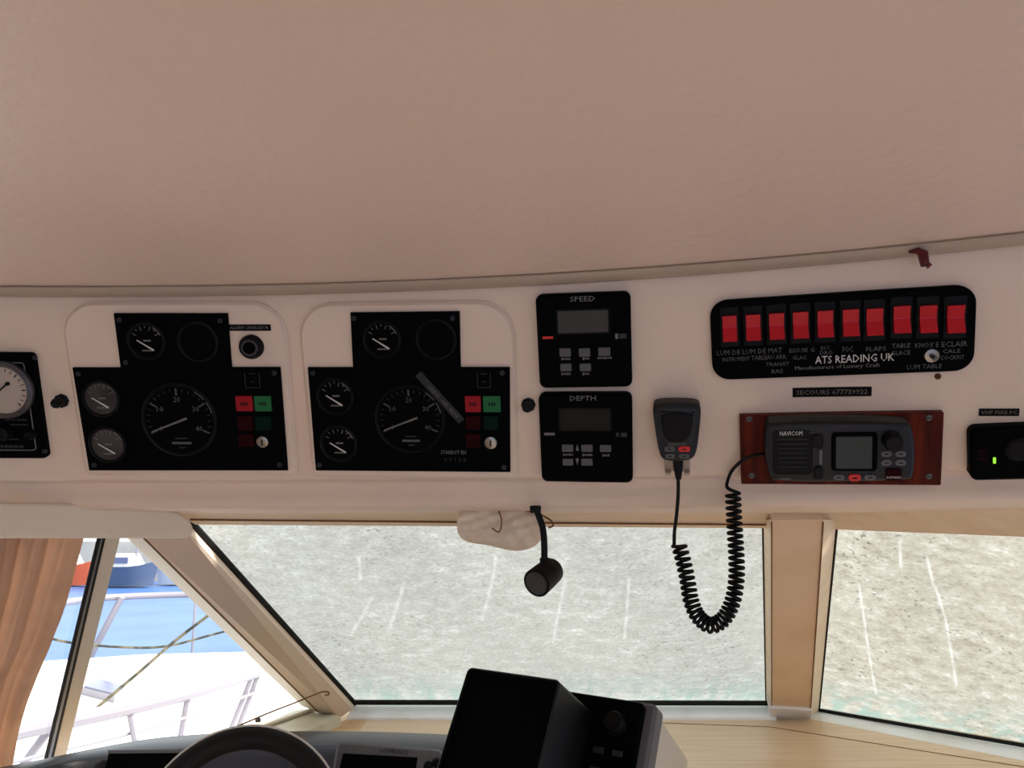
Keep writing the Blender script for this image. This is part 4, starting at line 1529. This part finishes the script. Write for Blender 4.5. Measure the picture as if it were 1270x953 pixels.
def moored(px, w_px, name_lab, hullm, y):
    c = at_y(px, 724, y)
    s_ = y / FPX
    L_, Hh = w_px * s_, 16 * s_
    o = thing('moored_boat', name_lab, 'boat', Matrix.Translation((c.x, y, -2.5)), 'boats moored at the quay')
    def sec(t):
        hw = 1.0 * (1 - max(0, t) ** 2.2 * .93)
        top = 1.05 + .35 * max(0, t) ** 2
        xt, xb = t * L_ / 2, t * L_ / 2 * (.80 if t > 0 else .95)
        return [(xt, -hw, top), (xt, hw, top), (xb, .7 * hw, 0), (xb, -.7 * hw, 0)]
    MB().rings([sec(t) for t in (-1, -.6, -.2, .2, .5, .75, .9, 1)]).build('hull', hullm, o)
    MB().rings([[(-L_ * .30, -.6, .95), (L_ * .20, -.6, .95), (L_ * .20, .6, .95), (-L_ * .30, .6, .95)], [(-L_ * .27, -.5, 1.75), (L_ * .06, -.5, 1.75), (L_ * .06, .5, 1.75), (-L_ * .27, .5, 1.75)]]).build('cabin', 'deck', o)
    MB().box((-L_ * .1, -.6, 1.4), (L_ * .26, .06, .32)).build('cabin_window', 'hatch', o)
    MB().tube([(L_ * .08, 0, 1.0), (L_ * .08, 0, 5.2)], .06, 6).build('mast', 'rail', o)


moored(160, 70, 'moored boat with a slate blue hull at the quay', 'hull_blue', 44)
moored(84, 66, 'moored boat with an orange hull at the quay', 'orange', 45)
moored(238, 70, 'moored boat with a white hull at the quay', 'deck', 46)

# hatch on the foredeck
hz = ZD + .05
hq = [at_z(105, 851, hz), at_z(120, 841, hz), at_z(152, 850, hz), at_z(141, 860, hz)]
ha = thing('deck_hatch', 'blue tinted deck hatch on the white foredeck', 'hatch', Matrix.Translation(sum(hq, Vector()) / 4))
I = ha.matrix_world.inverted()
slab('hatch_glass', [I @ p for p in hq], 'hatch', ha, .012, away=(0, 0, -1))
cm = sum(hq, Vector()) / 4
hb_ = [cm + (p - cm) * 1.12 - Vector((0, 0, .01)) for p in hq]
slab('hatch_frame', [I @ p for p in hb_], 'rail', ha, .04, away=(0, 0, -1))

# rails
ZR2 = -.50


def rail_thing(name, label, pts, posts, r):
    o = thing(name, label, 'railing', Matrix.Translation((pts[0].x, pts[0].y, ZD)), 'steel guard rails round the foredeck')
    I = o.matrix_world.inverted()
    MB().tube([I @ p for p in smooth_path(pts, 6)], r, 10).build('top_rail', 'rail', o)
    for a, b, q in posts:
        MB().tube([I @ a, I @ b], q, 8).build('post', 'rail', o)
    return o


near = [at_z(-300, 1010, ZR2), at_z(-40, 925, ZR2), at_z(22, 908, ZR2), at_z(92, 893, ZR2), at_z(180, 874, ZR2), at_z(259, 853, ZR2), at_z(335, 828, ZR2)]


def post_at(pxt, pxb):
    a = at_z(*pxt, ZR2)
    b = ray(*pxb)
    b = b * (a.y / b.y)
    dirv = (b - a)
    k = (ZD - a.z) / dirv.z
    return a, a + dirv * k


near_posts = [(*post_at((234, 860), (226, 905)), .011), (*post_at((160, 878), (166, 910)), .010), (*post_at((314, 836), (290, 896)), .010), (*post_at((322, 833), (298, 896)), .010), (*post_at((66, 898), (32, 945)), .012)]
rail_thing('guard_rail', 'slanting white steel guard rail seen through the side window', near, near_posts, .022)
lowr = [p + Vector((0, 0, -.075)) for p in near]
o = bpy.data.objects['guard_rail']
I = Matrix.Translation((near[0].x, near[0].y, ZD)).inverted()
MB().tube([I @ p for p in smooth_path(lowr, 6)], .005, 6).build('lower_wire', 'rail', o)
far = [at_z(-260, 772, ZR2), at_z(30, 753, ZR2), at_z(83, 747, ZR2), at_z(141, 741, ZR2), at_z(230, 738, ZR2), at_z(300, 738, ZR2)]
a = at_z(151, 741, ZR2)
b = ray(112, 815); b = b * (a.y / b.y)
a2 = at_z(243, 738, ZR2); b2_ = ray(238, 815); b2_ = b2_ * (a2.y / b2_.y)
rail_thing('pulpit_rail', 'level white bow rail against the blue water', far, [(a, b, .03), (a2, b2_, .012)], .028)

# mooring ropes
for pts, lab, rr_ in (([(258, 764, 3.0), (215, 797, 3.0), (175, 832, 2.9), (118, 880, 2.8)], 'dark mooring rope slanting steeply across the side window', .006),
                      ([(40, 786, 5.0), (85, 797, 5.0), (150, 803, 5.0), (205, 802, 5.0), (262, 788, 5.0), (310, 775, 5.0)], 'sagging dark mooring rope in front of the blue water', .008)):
    w_ = smooth_path([at_y(x, y, d) for x, y, d in pts], 8)
    o = MB().tube(w_, rr_, 6).build('mooring_rope', 'rope')
    tag(o, lab, 'rope', 'mooring ropes')
